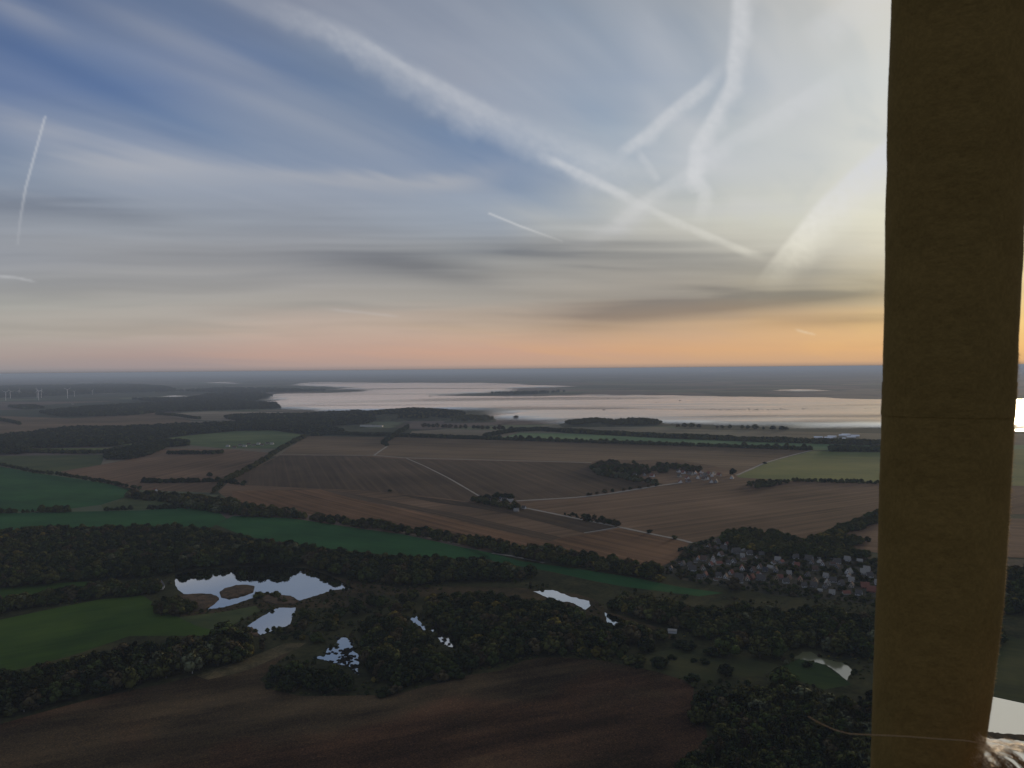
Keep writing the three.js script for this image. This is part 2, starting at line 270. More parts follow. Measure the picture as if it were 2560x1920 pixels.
sheet('lawn', [[2380, 1560], [2560, 1600], [2900, 1640], [2900, 1790], [2560, 1758], [2440, 1735]], 3, ground(grassTex, 0.1, 0.11, 0.035), 160, 0.5, 'olive meadow behind the large water right of the padded upright', 'meadow');
sheet('green_meadow', [[-600, 1205], [0, 1166], [90, 1183], [271, 1209], [350, 1225], [312, 1243], [253, 1262], [149, 1275], [0, 1281], [-600, 1300]], 2, M.meadowBlue, 420, along([0, 1200], [300, 1235]), 'large blue-green meadow at the left edge below the long hedge', 'meadow');
sheet('grey_meadow', [[253, 1263], [312, 1246], [390, 1246], [450, 1264], [370, 1274], [260, 1276]], 3, M.meadowDry, 300, 0.1, 'small grey-green plot below the tree-lined hamlet', 'meadow');
sheet('green_meadow', [[-600, 1302], [0, 1283], [362, 1276], [470, 1266], [542, 1276], [566, 1297], [529, 1318], [407, 1322], [226, 1320], [68, 1332], [0, 1338], [-600, 1350]], 2, M.meadowBlue, 420, 0, 'long blue-green meadow just above the dark wood at left', 'meadow');
sheet('green_meadow', [[540, 1312], [583, 1290], [723, 1295], [900, 1322], [1008, 1336], [1153, 1368], [1218, 1388], [1230, 1398], [1041, 1395], [895, 1380], [732, 1362], [610, 1340]], 2, M.meadowBlue, 420, along([600, 1310], [1100, 1370]), 'wedge of vivid green meadow between two tree belts', 'meadow');
sheet('green_meadow', [[1153, 1368], [1230, 1383], [1300, 1403], [1463, 1425], [1585, 1445], [1700, 1468], [1810, 1483], [1747, 1491], [1640, 1477], [1560, 1467], [1480, 1452], [1380, 1430], [1240, 1405]], 2, M.meadowBlue, 420, along([1230, 1390], [1700, 1475]), 'narrow green meadow strip running towards the village', 'meadow');
// ploughland
sheet('ploughed_field', [[583, 1194], [701, 1137], [764, 1090], [1023, 1094], [1240, 1100], [1700, 1114], [2030, 1126], [1841, 1190], [2188, 1206], [2700, 1215], [2700, 1290], [2188, 1276], [2033, 1342], [1997, 1350], [1870, 1325], [1794, 1342], [1725, 1358], [1690, 1400], [1640, 1425], [1545, 1410], [1442, 1390], [1262, 1365], [1080, 1335], [900, 1305], [720, 1280], [579, 1255], [545, 1230]], 2, M.soil, 900, along([1291, 1253], [1652, 1215]), 'broad pale brown ploughland across the middle of the plain', 'field');
sheet('ploughed_field', [[583, 1196], [701, 1139], [900, 1141], [1016, 1148], [1479, 1159], [1471, 1168], [1515, 1186], [1660, 1210], [1652, 1213], [1442, 1242], [1291, 1251], [1230, 1250], [1178, 1256], [1090, 1243], [990, 1234], [900, 1225], [800, 1222], [615, 1213]], 3, M.soilDark, 900, along([650, 1180], [800, 1221]) + 0.35, 'large dark purple-brown ploughed field behind the farmstead', 'field');
sheet('ploughed_field', [[701, 1136], [764, 1091], [900, 1092], [1023, 1095], [1240, 1101], [1700, 1115], [2026, 1127], [1920, 1153], [1850, 1178], [1700, 1150], [1500, 1150], [1479, 1156], [1016, 1144], [900, 1138]], 3, M.soilGrey, 1400, along([1023, 1094], [1700, 1114]), 'wide grey-brown field between the long track and the row of trees', 'field');
sheet('ploughed_field', [[994, 1236], [1178, 1257], [1215, 1254], [1316, 1274], [1457, 1302], [1547, 1319], [1460, 1333], [1370, 1309], [1262, 1283], [1178, 1269], [1081, 1256]], 4, M.soilDarker, 700, along([1178, 1260], [1460, 1330]), 'darkest ploughed strip just below the farmstead', 'field');
sheet('ploughed_strip', [[800, 1223], [900, 1238], [1008, 1260], [1153, 1287], [1403, 1344], [1374, 1353], [1225, 1320], [1081, 1284], [972, 1264], [880, 1246]], 4, M.soilDark, 500, along([900, 1240], [1374, 1350]), 'long narrow dark strip curving across the reddish field', 'field');
sheet('ploughed_field', [[579, 1228], [800, 1224], [890, 1249], [972, 1266], [1081, 1287], [1225, 1322], [1374, 1355], [1403, 1346], [1470, 1336], [1547, 1322], [1700, 1352], [1722, 1360], [1682, 1402], [1640, 1422], [1545, 1408], [1442, 1388], [1262, 1363], [1080, 1332], [900, 1302], [720, 1278], [585, 1254]], 3, M.soilRed, 700, along([900, 1240], [1374, 1350]), 'reddish brown field along the long belt of trees', 'field');
sheet('ploughed_field', [[145, 1180], [253, 1162], [362, 1140], [398, 1122], [556, 1122], [678, 1132], [583, 1190], [538, 1232], [316, 1224], [267, 1208]], 2, M.soil, 900, along([145, 1180], [362, 1140]), 'brown field at left between hedges', 'field');
sheet('ploughed_field', [[-500, 1060], [0, 1040], [180, 1046], [380, 1030], [480, 1052], [440, 1068], [316, 1072], [181, 1070], [90, 1083], [0, 1092], [-500, 1120]], 2, M.soilGrey, 1200, 0, 'pale brown field above the long wood at far left', 'field');
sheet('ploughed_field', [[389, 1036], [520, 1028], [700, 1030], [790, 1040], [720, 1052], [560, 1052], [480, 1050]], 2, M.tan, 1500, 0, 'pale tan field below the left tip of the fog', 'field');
sheet('grey_meadow', [[-500, 1160], [0, 1140], [262, 1137], [253, 1162], [145, 1179], [81, 1180], [0, 1163], [-500, 1190]], 2, M.meadowDry, 500, 0, 'grey-green meadow under the long wood at far left', 'meadow');
sheet('green_meadow', [[72, 1121], [316, 1120], [270, 1132], [90, 1131]], 2, M.meadowPale, 500, 0, 'thin bright green meadow strip between two woods at far left', 'meadow');
sheet('green_meadow', [[289, 1113], [452, 1091], [588, 1077], [669, 1073], [764, 1089], [696, 1122], [556, 1121], [475, 1113], [362, 1113]], 2, ground(grassTex, 0.2, 0.26, 0.1), 700, 0.2, 'rounded light green meadow in front of the long wood', 'meadow');
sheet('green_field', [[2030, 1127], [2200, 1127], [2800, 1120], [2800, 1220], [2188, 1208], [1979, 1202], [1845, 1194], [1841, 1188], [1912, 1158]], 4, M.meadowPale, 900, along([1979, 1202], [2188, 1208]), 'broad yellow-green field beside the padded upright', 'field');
sheet('green_field', [[1240, 1097], [1298, 1083], [1442, 1085], [1700, 1096], [1900, 1105], [2200, 1114], [2800, 1112], [2800, 1121], [2200, 1126], [2030, 1125], [1700, 1112], [1400, 1104]], 3, ground(grassTex, 0.26, 0.38, 0.16), 900, 0, 'long fresh green strip behind the row of trees', 'field');
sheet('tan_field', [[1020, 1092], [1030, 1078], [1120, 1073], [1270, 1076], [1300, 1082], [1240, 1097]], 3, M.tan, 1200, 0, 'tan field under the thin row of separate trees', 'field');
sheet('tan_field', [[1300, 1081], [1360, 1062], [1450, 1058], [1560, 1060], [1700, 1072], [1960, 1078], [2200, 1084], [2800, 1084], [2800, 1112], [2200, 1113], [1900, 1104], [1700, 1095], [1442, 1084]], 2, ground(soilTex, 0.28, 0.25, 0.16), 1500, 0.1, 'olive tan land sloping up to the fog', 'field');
sheet('village_ground', [[1690, 1400], [1725, 1362], [1795, 1345], [1850, 1365], [1950, 1380], [2180, 1395], [2700, 1400], [2700, 1530], [2180, 1512], [2080, 1500], [1950, 1490], [1830, 1470], [1700, 1450], [1640, 1425]], 3, M.village, 200, 0.3, 'brownish garden ground between the village houses', 'ground');
sheet('ploughed_field', [[2040, 1360], [2188, 1290], [2700, 1300], [2700, 1400], [2190, 1382], [2110, 1372]], 3, M.soil, 900, 0.4, 'brown field corner right of the orchard, half hidden by the upright', 'field');

// tracks and lanes
function track(px, width, label, name = 'farm_track', level = 6, mat = M.track) {
  const c = new THREE.CatmullRomCurve3(px.map(([x, y]) => gp(x, y)), false, 'catmullrom', 0.2), n = px.length * 6, pts = c.getPoints(n), P = [], I = [];
  pts.forEach((p, i) => { const t = pts[Math.min(i + 1, n)].clone().sub(pts[Math.max(i - 1, 0)]).normalize(), w = width / 2 * (0.8 + 0.4 * hash2(i, px[0][0])); P.push(p.x + t.z * w, level * LAYER, p.z - t.x * w, p.x - t.z * w, level * LAYER, p.z + t.x * w); if (i) { const a = i * 2; I.push(a - 2, a, a - 1, a - 1, a, a + 1); } });
  const g = new THREE.BufferGeometry(); g.setAttribute('position', new THREE.Float32BufferAttribute(P, 3)); g.setIndex(I); g.computeVertexNormals();
  if (g.attributes.normal.getY(0) < 0) { I.reverse(); g.setIndex(I); g.computeVertexNormals(); }
  tag(mesh(name, g, mat, scene), label, 'track', null, 'structure');
}
track([[1291, 1253], [1360, 1249], [1442, 1244], [1520, 1235], [1652, 1214], [1700, 1208]], 11, 'pale lane from the farmstead up to the small village');
track([[1300, 1268], [1316, 1271], [1380, 1284], [1457, 1300], [1547, 1318], [1640, 1338], [1700, 1350], [1730, 1358]], 8, 'pale lane from the farmstead down to the large village');
track([[701, 1137], [800, 1138], [935, 1139], [1016, 1145], [1200, 1150], [1479, 1157]], 10, 'long straight track between the grey and the dark field');
track([[1016, 1146], [1060, 1165], [1120, 1195], [1170, 1224], [1212, 1249]], 5, 'thin diagonal track crossing the dark field to the farmstead');
track([[935, 1139], [950, 1128], [968, 1116]], 8, 'short pale track branching off towards the lone tree');
track([[1841, 1189], [1880, 1172], [1912, 1158], [1970, 1141], [2030, 1126]], 9, 'track along the edge of the yellow-green field');
track([[1460, 1333], [1505, 1326], [1547, 1318]], 5, 'faint path at the tip of the darkest strip');
track([[1000, 1330], [1012, 1333], [1100, 1352], [1150, 1362]], 5, 'pale lane glimpsed under the belt of trees');
track([[1230, 1384], [1280, 1391], [1360, 1408]], 6, 'pale lane beside the narrow green strip');

// ------------------------------------------------------------------ water
const waterMat = new THREE.MeshPhysicalMaterial({ color: new THREE.Color().setRGB(0.54, 0.54, 0.53), metalness: 1, roughness: 0.02 });
const algaeMat = new THREE.MeshPhysicalMaterial({ color: new THREE.Color().setRGB(0.14, 0.14, 0.07), roughness: 0.12, ior: 2.0 });
function ragged(px, amp, seed, step = 6) {           // roughen a shore outline
  const out = []; let k = seed * 100;
  px.forEach(([x, y], i) => { const [x1, y1] = px[(i + 1) % px.length], n = Math.max(1, Math.round(Math.hypot(x1 - x, y1 - y) / step)); for (let j = 0; j < n; j++) { k++; out.push([x + (x1 - x) * j / n + (hash2(k, 3) - 0.5) * amp, y + (y1 - y) * j / n + (hash2(k, 9) - 0.5) * amp * 0.6]); } });
  return out;
}
sheet('lake', ragged([[437, 1458], [438, 1436], [508, 1424], [600, 1417], [700, 1417], [770, 1422], [834, 1444], [886, 1472], [834, 1476], [749, 1502], [724, 1490], [687, 1486], [637, 1480], [637, 1494], [570, 1517], [517, 1525], [549, 1500], [541, 1490], [488, 1486], [460, 1486], [445, 1475]], 3, 1), 4, waterMat, 100, 0, 'large forest lake mirroring the sky, with a reed island', 'lake');
sheet('pond', ragged([[618, 1566], [651, 1544], [692, 1521], [740, 1520], [724, 1564], [683, 1577], [651, 1589], [639, 1577]], 3, 2), 4, waterMat, 100, 0, 'small bright pond just below the lake', 'pond');
const pond3 = [[783, 1646], [812, 1640], [816, 1622], [840, 1620], [844, 1592], [881, 1599], [886, 1628], [895, 1642], [895, 1690], [872, 1668], [845, 1660], [812, 1652]];
sheet('pond', ragged(pond3, 7, 3, 5), 4, waterMat, 100, 0, 'marshy pond dotted with dark reed tufts', 'pond');
sheet('pond', ragged([[1025, 1549], [1039, 1542], [1050, 1557], [1058, 1567], [1086, 1555], [1104, 1575], [1145, 1595], [1137, 1622], [1104, 1610], [1090, 1580], [1060, 1574], [1038, 1560]], 8, 4, 5), 4, waterMat, 100, 0, 'narrow reed-streaked pond inside the central wood', 'pond');
sheet('river', ragged([[1335, 1480], [1381, 1475], [1422, 1491], [1471, 1504], [1476, 1516], [1464, 1526], [1434, 1509], [1381, 1499]], 4, 5), 4, waterMat, 100, 0, 'short bright bend of river above the central wood', 'river');
sheet('river', ragged([[1512, 1532], [1544, 1543], [1577, 1557], [1584, 1566], [1640, 1577], [1636, 1581], [1577, 1570], [1544, 1569], [1518, 1558]], 3, 6), 4, waterMat, 100, 0, 'second bright bend of river narrowing towards the white shed', 'river');
sheet('pond', ragged([[1986, 1647], [2008, 1630], [2032, 1631], [2046, 1644], [2110, 1660], [2132, 1676], [2116, 1703], [2093, 1682], [2065, 1663], [2032, 1655]], 4, 7), 4, algaeMat, 100, 0, 'pond covered in pale yellowish algae at right', 'pond');
sheet('lake', [[2300, 1700], [2481, 1743], [2560, 1760], [2760, 1790], [3000, 1850], [3000, 2100], [2300, 2100]], 4, waterMat, 100, 0, 'bright lake at the lower right corner behind the padded upright', 'lake');
sheet('spit', ragged([[2380, 1828], [2470, 1832], [2560, 1840], [2700, 1846], [2850, 1852], [2850, 1868], [2700, 1862], [2590, 1858], [2530, 1850], [2470, 1846], [2380, 1846]], 5, 8), 6, M.bank, 60, 0, 'low dark spit of land across the corner lake', 'spit');

// low mounds of reeds
function mound(px, h, mat, name, label) {
  const c = px.reduce((a, p) => a.add(gp(...p)), new THREE.Vector3()).divideScalar(px.length), ring = ragged(px, 2, px[0][0], 8).map(p => gp(...p)), n = ring.length, P = [], I = [], U = [];
  for (let k = 0; k <= 5; k++) ring.forEach((q, i) => { const s = [1, 0.985, 0.94, 0.7, 0.35, 0.02][k], y = [0, 0.55, 0.85, 1, 1.05, 1.05][k] * h * (0.9 + 0.3 * hash2(i, k)); P.push(c.x + (q.x - c.x) * s, k ? y : -0.1, c.z + (q.z - c.z) * s); U.push(P[P.length - 3] / 60, P[P.length - 1] / 60); });
  for (let k = 0; k < 5; k++) for (let i = 0; i < n; i++) { const a = k * n + i, b = k * n + (i + 1) % n; I.push(a, a + n, b, b, a + n, b + n); }
  const g = new THREE.BufferGeometry(); g.setAttribute('position', new THREE.Float32BufferAttribute(P, 3)); g.setAttribute('uv', new THREE.Float32BufferAttribute(U, 2)); g.setIndex(I); g.computeVertexNormals();
  tag(mesh(name, g, mat, scene), label, 'reed bed', null, 'stuff');
}
const reedMat = ground(scrubTex, 0.2, 0.135, 0.085, { side: THREE.DoubleSide });
mound([[549, 1483], [560, 1474], [590, 1466], [620, 1464], [636, 1468], [634, 1480], [610, 1489], [572, 1498], [553, 1494]], 2.6, reedMat, 'reed_island', 'oval brown reed island in the large forest lake');
mound([[447, 1494], [480, 1486], [530, 1487], [548, 1496], [538, 1510], [515, 1524], [470, 1530], [445, 1515]], 2.2, reedMat, 'reed_bed', 'brown reed bed at the lower left shore of the large lake');
mound([[655, 1490], [690, 1488], [722, 1492], [748, 1503], [735, 1512], [690, 1512], [655, 1505]], 2, reedMat, 'reed_bed', 'brown reed bed between the large lake and the small pond');
mound([[618, 1577], [630, 1570], [645, 1583], [648, 1592], [620, 1592], [600, 1588]], 2, reedMat, 'reed_bed', 'small brown reed bed at the tip of the small pond');

// ------------------------------------------------------------------ trees
const leafMat = (r, g, b) => new THREE.MeshPhysicalMaterial({ color: new THREE.Color().setRGB(r, g, b), roughness: 1, specularIntensity: 0.08, transmission: 0.3, thickness: 0, side: THREE.DoubleSide });
const barkMat = new THREE.MeshStandardMaterial({ color: new THREE.Color().setRGB(0.12, 0.1, 0.08), roughness: 1 });
const birchMat = new THREE.MeshStandardMaterial({ color: new THREE.Color().setRGB(0.5, 0.48, 0.44), roughness: 1 });
// a crown 1 m high and about `wide` across: lobes of leaf clumps round a darker core, for a tree of `tall` metres
function crownGeometry(seed, leaves, wide, shape) {
  const r = mulberry(seed), lobes = [], P = [], N = [], I = [];
  const nl = shape === 'poplar' ? 6 : shape === 'bush' ? 6 : 9;
  for (let i = 0; i < nl; i++) {
    const t = (i + r() * 0.8) / nl, a = i * 2.4 + r(), ring = shape === 'poplar' ? 0.1 : 0.3 * Math.sin(Math.PI * Math.pow(clamp(t * 0.9 + 0.1), 0.8));
    const y = shape === 'bush' ? 0.2 + 0.45 * t : shape === 'poplar' ? 0.2 + 0.65 * t : 0.26 + 0.56 * t;
    const R = shape === 'poplar' ? lerp(0.2, 0.09, t) : lerp(0.24, 0.14, t) * (0.85 + r() * 0.35);
    lobes.push([Math.cos(a) * ring * wide, y, Math.sin(a) * ring * wide, R * wide * 1.15, R]);
  }
  const put = (x, y, z, n) => { P.push(x, y, z); N.push(n.x, n.y, n.z); return P.length / 3 - 1; };
  for (const [x, y, z, R, Ry] of lobes) {             // the core, ragged
    const s = new THREE.IcosahedronGeometry(1, leaves > 300 ? 1 : 0), p = s.attributes.position;
    for (let i = 0; i < p.count; i++) { const v = new THREE.Vector3().fromBufferAttribute(p, i), k = 0.78 + 0.2 * hash2(Math.round(v.x * 50) + seed, Math.round(v.y * 50 + v.z * 77)); I.push(put(x + v.x * R * k, y + v.y * Ry * k, z + v.z * R * k, v.clone().normalize())); }
  }
  const v = new THREE.Vector3(), q = new THREE.Vector3(), e1 = new THREE.Vector3(), e2 = new THREE.Vector3();
  for (let i = 0; i < leaves; i++) {
    const [x, y, z, R, Ry] = lobes[i % nl];
    v.set(r() * 2 - 1, r() * 1.7 - 0.7, r() * 2 - 1).normalize();
    const k = 0.84 + 0.32 * r(), s = (0.018 + 0.022 * r()) * (leaves > 300 ? 1 : 2.6);
    q.set(r() - 0.5, r() - 0.5, r() - 0.5).addScaledVector(v, 0.5).normalize();
    e1.crossVectors(q, new THREE.Vector3(r() - 0.5, r() - 0.5, r() - 0.5)).normalize().multiplyScalar(s * wide); e2.crossVectors(q, e1).normalize().multiplyScalar(s * (0.7 + 0.6 * r()));
    const c = new THREE.Vector3(x + v.x * R * k, y + v.y * Ry * k, z + v.z * R * k), n = v.clone().addScaledVector(q, 0.5).normalize();
    const a = put(c.x - e1.x, c.y - e1.y, c.z - e1.z, n), b = put(c.x + e2.x, c.y + e2.y, c.z + e2.z, n), d = put(c.x + e1.x, c.y + e1.y, c.z + e1.z, n), f = put(c.x - e2.x, c.y - e2.y, c.z - e2.z, n);
    I.push(a, b, d, a, d, f);
  }
  const g = new THREE.BufferGeometry(); g.setAttribute('position', new THREE.Float32BufferAttribute(P, 3)); g.setAttribute('normal', new THREE.Float32BufferAttribute(N, 3)); g.setIndex(I); return g;
}
function trunkGeometry(seed, top, thick) {
  const r = mulberry(seed), parts = [new THREE.CylinderGeometry(thick * 0.35, thick, top, 6).translate(0, top / 2, 0)];
  for (let i = 0; i < 4; i++) { const l = top * (0.35 + 0.2 * r()), c = new THREE.CylinderGeometry(thick * 0.12, thick * 0.32, l, 4).translate(0, l / 2, 0); c.rotateZ(0.6 + 0.4 * r()); c.rotateY(i * 1.6 + r()); c.translate(0, top * (0.5 + 0.12 * i), 0); parts.push(c); }
  return mergeGeometries(parts);
}
const CROWN = { broad: [], poplar: [], bush: [], far: [] }, TRUNK = [];
for (let i = 0; i < 7; i++) CROWN.broad.push(crownGeometry(11 + i, 950, 0.95 + 0.08 * (i % 4), 'broad'));
for (let i = 0; i < 4; i++) CROWN.poplar.push(crownGeometry(41 + i, 700, 0.85, 'poplar'));
for (let i = 0; i < 4; i++) CROWN.bush.push(crownGeometry(61 + i, 600, 1.5, 'bush'));
for (let i = 0; i < 5; i++) CROWN.far.push(crownGeometry(81 + i, 80, 1.05, 'broad'));
for (let i = 0; i < 4; i++) TRUNK.push(trunkGeometry(31 + i, 0.62, 0.022));
const SHADES = {
  dark: [0.036, 0.05, 0.016], green: [0.07, 0.092, 0.022], olive: [0.11, 0.112, 0.03], yellow: [0.24, 0.19, 0.04], brown: [0.12, 0.095, 0.045], pale: [0.17, 0.18, 0.09],
};
const shadeWord = { dark: 'dark green', green: 'green', olive: 'olive green', yellow: 'yellow autumn', brown: 'brownish', pale: 'pale grey-green' };
const SHADE_MATS = Object.fromEntries(Object.entries(SHADES).map(([k, c]) => [k, [0.85, 1.15].map(f => leafMat(...c.map(x => x * f)))]));
const white = leafMat(1, 1, 1), whiteBark = new THREE.MeshStandardMaterial({ color: 0xffffff, roughness: 1 });
const inside = (p, poly) => { let c = false; for (let i = 0, j = poly.length - 1; i < poly.length; j = i++) if ((poly[i].z > p.z) !== (poly[j].z > p.z) && p.x < (poly[j].x - poly[i].x) * (p.z - poly[i].z) / (poly[j].z - poly[i].z) + poly[i].x) c = !c; return c; };
// keep trees out of the water and off the pale lanes
const WATERS = scene.children.filter(o => /^(lake|pond|river)/.test(o.name)).map(o => { const p = o.geometry.attributes.position, out = []; for (let i = 0; i < p.count; i++) out.push(new THREE.Vector3(p.getX(i), 0, p.getZ(i))); const b = new THREE.Box3().setFromPoints(out); return { out, b }; });
const inWater = p => WATERS.some(w => p.x > w.b.min.x && p.x < w.b.max.x && p.z > w.b.min.z && p.z < w.b.max.z && inside(p, w.out));
const pick = (r, mix) => { let t = r(); for (const [k, w] of mix) { if ((t -= w) < 0) return k; } return mix[0][0]; };
function scatter(px, spacing, seed, ok = () => true) {
  const poly = px.map(([x, y]) => gp(x, y)), b = new THREE.Box3().setFromPoints(poly), r = mulberry(seed), out = [];
  for (let x = b.min.x; x < b.max.x; x += spacing) for (let z = b.min.z; z < b.max.z; z += spacing) { const p = new THREE.Vector3(x + (r() - 0.5) * spacing * 1.1, 0, z + (r() - 0.5) * spacing * 1.1); if (inside(p, poly) && !inWater(p) && ok(p)) out.push(p); }
  return out;
}
const WOODS = [];   // {trees: [{p, h, kind, shade, turn}], where, group}
const LUSH = [['dark', 0.44], ['green', 0.28], ['olive', 0.16], ['brown', 0.06], ['dark', 0.05], ['yellow', 0.01]], AUTUMN = [['olive', 0.34], ['green', 0.28], ['dark', 0.22], ['brown', 0.1], ['yellow', 0.02], ['pale', 0.04]];
function wood(px, spacing, hmin, hmax, mix, seed, where, opt = {}) {
  const r = mulberry(seed * 7 + 1), trees = scatter(px, spacing * (opt.far ? 1.1 : 1.22), seed, opt.ok).map(p => {
    const patch = vnoise(p.x / 45 + seed, p.z / 45), kind = opt.far ? 'far' : r() < (opt.poplar ?? 0) ? 'poplar' : r() < (opt.bush ?? 0.06) ? 'bush' : 'broad';
    let h = 1.35 * lerp(hmin, hmax, clamp(0.1 + 0.45 * patch + 0.75 * (r() - 0.35))); if (kind === 'bush') h *= 0.42; if (kind === 'poplar') h *= 1.15;
    const mm = patch > 0.62 && opt.warm ? opt.warm : mix; return { p, h, kind, shade: pick(r, mm), turn: r() * 6.28, v: r(), k: 0.75 + 0.6 * r(), w: 0.8 + 0.4 * r() };
  });
  if (opt.gaps) for (let i = trees.length - 1; i >= 0; i--) if (fbm(trees[i].p.x / 60 + seed, trees[i].p.z / 60, 3) < opt.gaps) trees.splice(i, 1);
  WOODS.push({ trees, where, single: opt.single ?? 0, stuffName: opt.name ?? 'woodland', label: opt.label });
}
const WARM = [['olive', 0.5], ['yellow', 0.02], ['pale', 0.16], ['brown', 0.1], ['green', 0.22]];
wood([[0, 1722], [122, 1695], [203, 1674], [325, 1644], [447, 1634], [529, 1630], [575, 1612], [610, 1612], [640, 1622], [600, 1655], [488, 1684], [407, 1704], [285, 1728], [183, 1752], [0, 1800], [-60, 1815], [-60, 1735]], 8.6, 12, 19, LUSH, 1, 'in the lower-left wood', { single: 75, warm: WARM, poplar: 0.3, label: 'dense mixed wood along the lower-left edge of the stubble field' });
wood([[-20, 1538], [130, 1513], [250, 1496], [370, 1490], [405, 1486], [405, 1474], [370, 1470], [250, 1474], [130, 1494], [-20, 1520]], 8.5, 9, 14, AUTUMN, 2, 'in the left hedgerow', { single: 14, label: 'thick hedgerow of trees between the two left meadows' });
wood([[372, 1530], [400, 1512], [440, 1508], [480, 1516], [490, 1530], [440, 1542], [395, 1545]], 8, 8, 12, [['olive', 0.4], ['brown', 0.3], ['green', 0.3]], 3, 'in the lakeside clump', { single: 14, poplar: 0.3, label: 'olive clump of trees beside the lake shore' });
wood([[636, 1722], [680, 1702], [760, 1692], [830, 1700], [880, 1722], [840, 1736], [753, 1738]], 9, 10, 15, [['dark', 0.6], ['green', 0.4]], 4, 'in the rounded dark thicket', { single: 26, bush: 0.12, label: 'rounded dark thicket jutting into the stubble field' });
wood([[910, 1600], [930, 1560], [1000, 1570], [1045, 1600], [1090, 1655], [1150, 1665], [1165, 1625], [1120, 1570], [1060, 1535], [1090, 1515], [1180, 1506], [1300, 1512], [1400, 1535], [1470, 1560], [1520, 1590], [1640, 1598], [1620, 1612], [1500, 1624], [1400, 1634], [1310, 1644], [1250, 1668], [1165, 1682], [1100, 1696], [1010, 1722], [950, 1722], [915, 1700]], 8.8, 10, 17, LUSH, 5, 'in the dark central wood', { single: 60, warm: [['dark', 0.4], ['olive', 0.4], ['yellow', 0.03], ['brown', 0.17]], label: 'dark central wood between the ponds and the stubble field' });
wood([[1385, 1640], [1400, 1622], [1480, 1618], [1560, 1628], [1610, 1640], [1600, 1662], [1500, 1650]], 8, 6, 10, [['olive', 0.4], ['yellow', 0.3], ['green', 0.3]], 6, 'in the yellowish thicket', { single: 14, bush: 0.6, label: 'yellowish thicket at the crest of the stubble field' });
wood([[1740, 1812], [1730, 1790], [1790, 1762], [1880, 1742], [1960, 1738], [2010, 1756], [2130, 1775], [2190, 1768], [2420, 1850], [2420, 2010], [1650, 2010], [1745, 1900], [1800, 1855], [1800, 1820]], 6.6, 8.5, 13.5, [['green', 0.3], ['dark', 0.3], ['olive', 0.3], ['brown', 0.1]], 7, 'in the lower right wood', { single: 85, poplar: 0.45, warm: [['olive', 0.6], ['pale', 0.2], ['green', 0.2]], label: 'wood filling the lower right below the algae pond' });
wood([[1510, 1522], [1545, 1508], [1640, 1522], [1750, 1538], [1850, 1532], [2000, 1544], [2200, 1556], [2500, 1560], [2500, 1610], [2200, 1640], [2130, 1650], [2040, 1622], [1980, 1628], [1900, 1618], [1830, 1625], [1740, 1600], [1690, 1574], [1600, 1548], [1530, 1528]], 9, 9, 15, AUTUMN, 8, 'in the wood below the village', { single: 10, warm: WARM, label: 'broad olive wood between the village and the algae pond' });
wood([[-40, 1345], [68, 1338], [226, 1334], [407, 1332], [470, 1334], [529, 1345], [610, 1362], [732, 1380], [895, 1400], [1041, 1412], [1150, 1415], [1250, 1430], [1330, 1444], [1300, 1454], [1150, 1456], [1000, 1466], [900, 1455], [850, 1442], [780, 1420], [700, 1412], [590, 1412], [500, 1420], [430, 1434], [370, 1445], [195, 1456], [-40, 1475]], 9.5, 11, 18, LUSH, 9, 'in the long dark wood beyond the lake', { single: 0, warm: AUTUMN, label: 'long dark wood beyond the lake' });
wood([[600, 1413], [612, 1404], [720, 1404], [730, 1414], [660, 1415]], 7, 19, 25, [['dark', 0.8], ['green', 0.2]], 32, '', { label: 'tall dark trees at the far shore of the large lake' });
wood([[900, 1530], [930, 1500], [1000, 1495], [1060, 1500], [1030, 1530], [960, 1540]], 12, 7, 12, AUTUMN, 10, 'on the marshy ground', { gaps: 0.42, bush: 0.4, single: 6, label: 'scattered trees on the marshy ground left of the central wood' });
wood([[650, 1600], [700, 1575], [745, 1560], [760, 1530], [860, 1525], [880, 1570], [840, 1590], [800, 1620], [720, 1615]], 11, 5, 11, AUTUMN, 11, 'in the scrub between the ponds', { gaps: 0.4, bush: 0.5, single: 8, label: 'open scrub between the small pond and the marshy pond' });
{ // low scrub over the valley floor, wherever no meadow, bank, field or water lies
  const open = scene.children.filter(o => /^(stubble_field|green_meadow|grey_meadow|glade|lawn|grass_margin|village_ground)/.test(o.name)).map(o => { const p = o.geometry.attributes.position, out = []; for (let i = 0; i < p.count; i++) out.push(new THREE.Vector3(p.getX(i), 0, p.getZ(i))); return out; });
  wood([[-40, 1500], [440, 1440], [900, 1440], [1300, 1440], [1500, 1470], [1760, 1495], [2200, 1500], [2300, 1500], [2400, 1700], [2200, 1760], [1750, 1780], [1300, 1690], [900, 1745], [620, 1730], [420, 1560]], 6.5, 2.2, 5, AUTUMN, 31, '', { bush: 0.75, gaps: 0.46, ok: p => !open.some(q => inside(p, q)), label: 'low scrub and bushes over the valley floor between woods and ponds', name: 'scrub' });
}
wood([[315, 1240], [450, 1243], [540, 1254], [640, 1276], [720, 1285], [900, 1312], [1100, 1342], [1262, 1372], [1442, 1395], [1560, 1414], [1660, 1436], [1640, 1452], [1560, 1440], [1440, 1420], [1300, 1398], [1153, 1366], [1000, 1334], [860, 1316], [720, 1296], [600, 1292], [500, 1276], [430, 1258], [320, 1247]], 9.5, 9, 16, AUTUMN, 12, 'in the long belt of trees', { warm: WARM, label: 'long belt of mixed trees running from the hamlet to the village', name: 'tree_belt' });
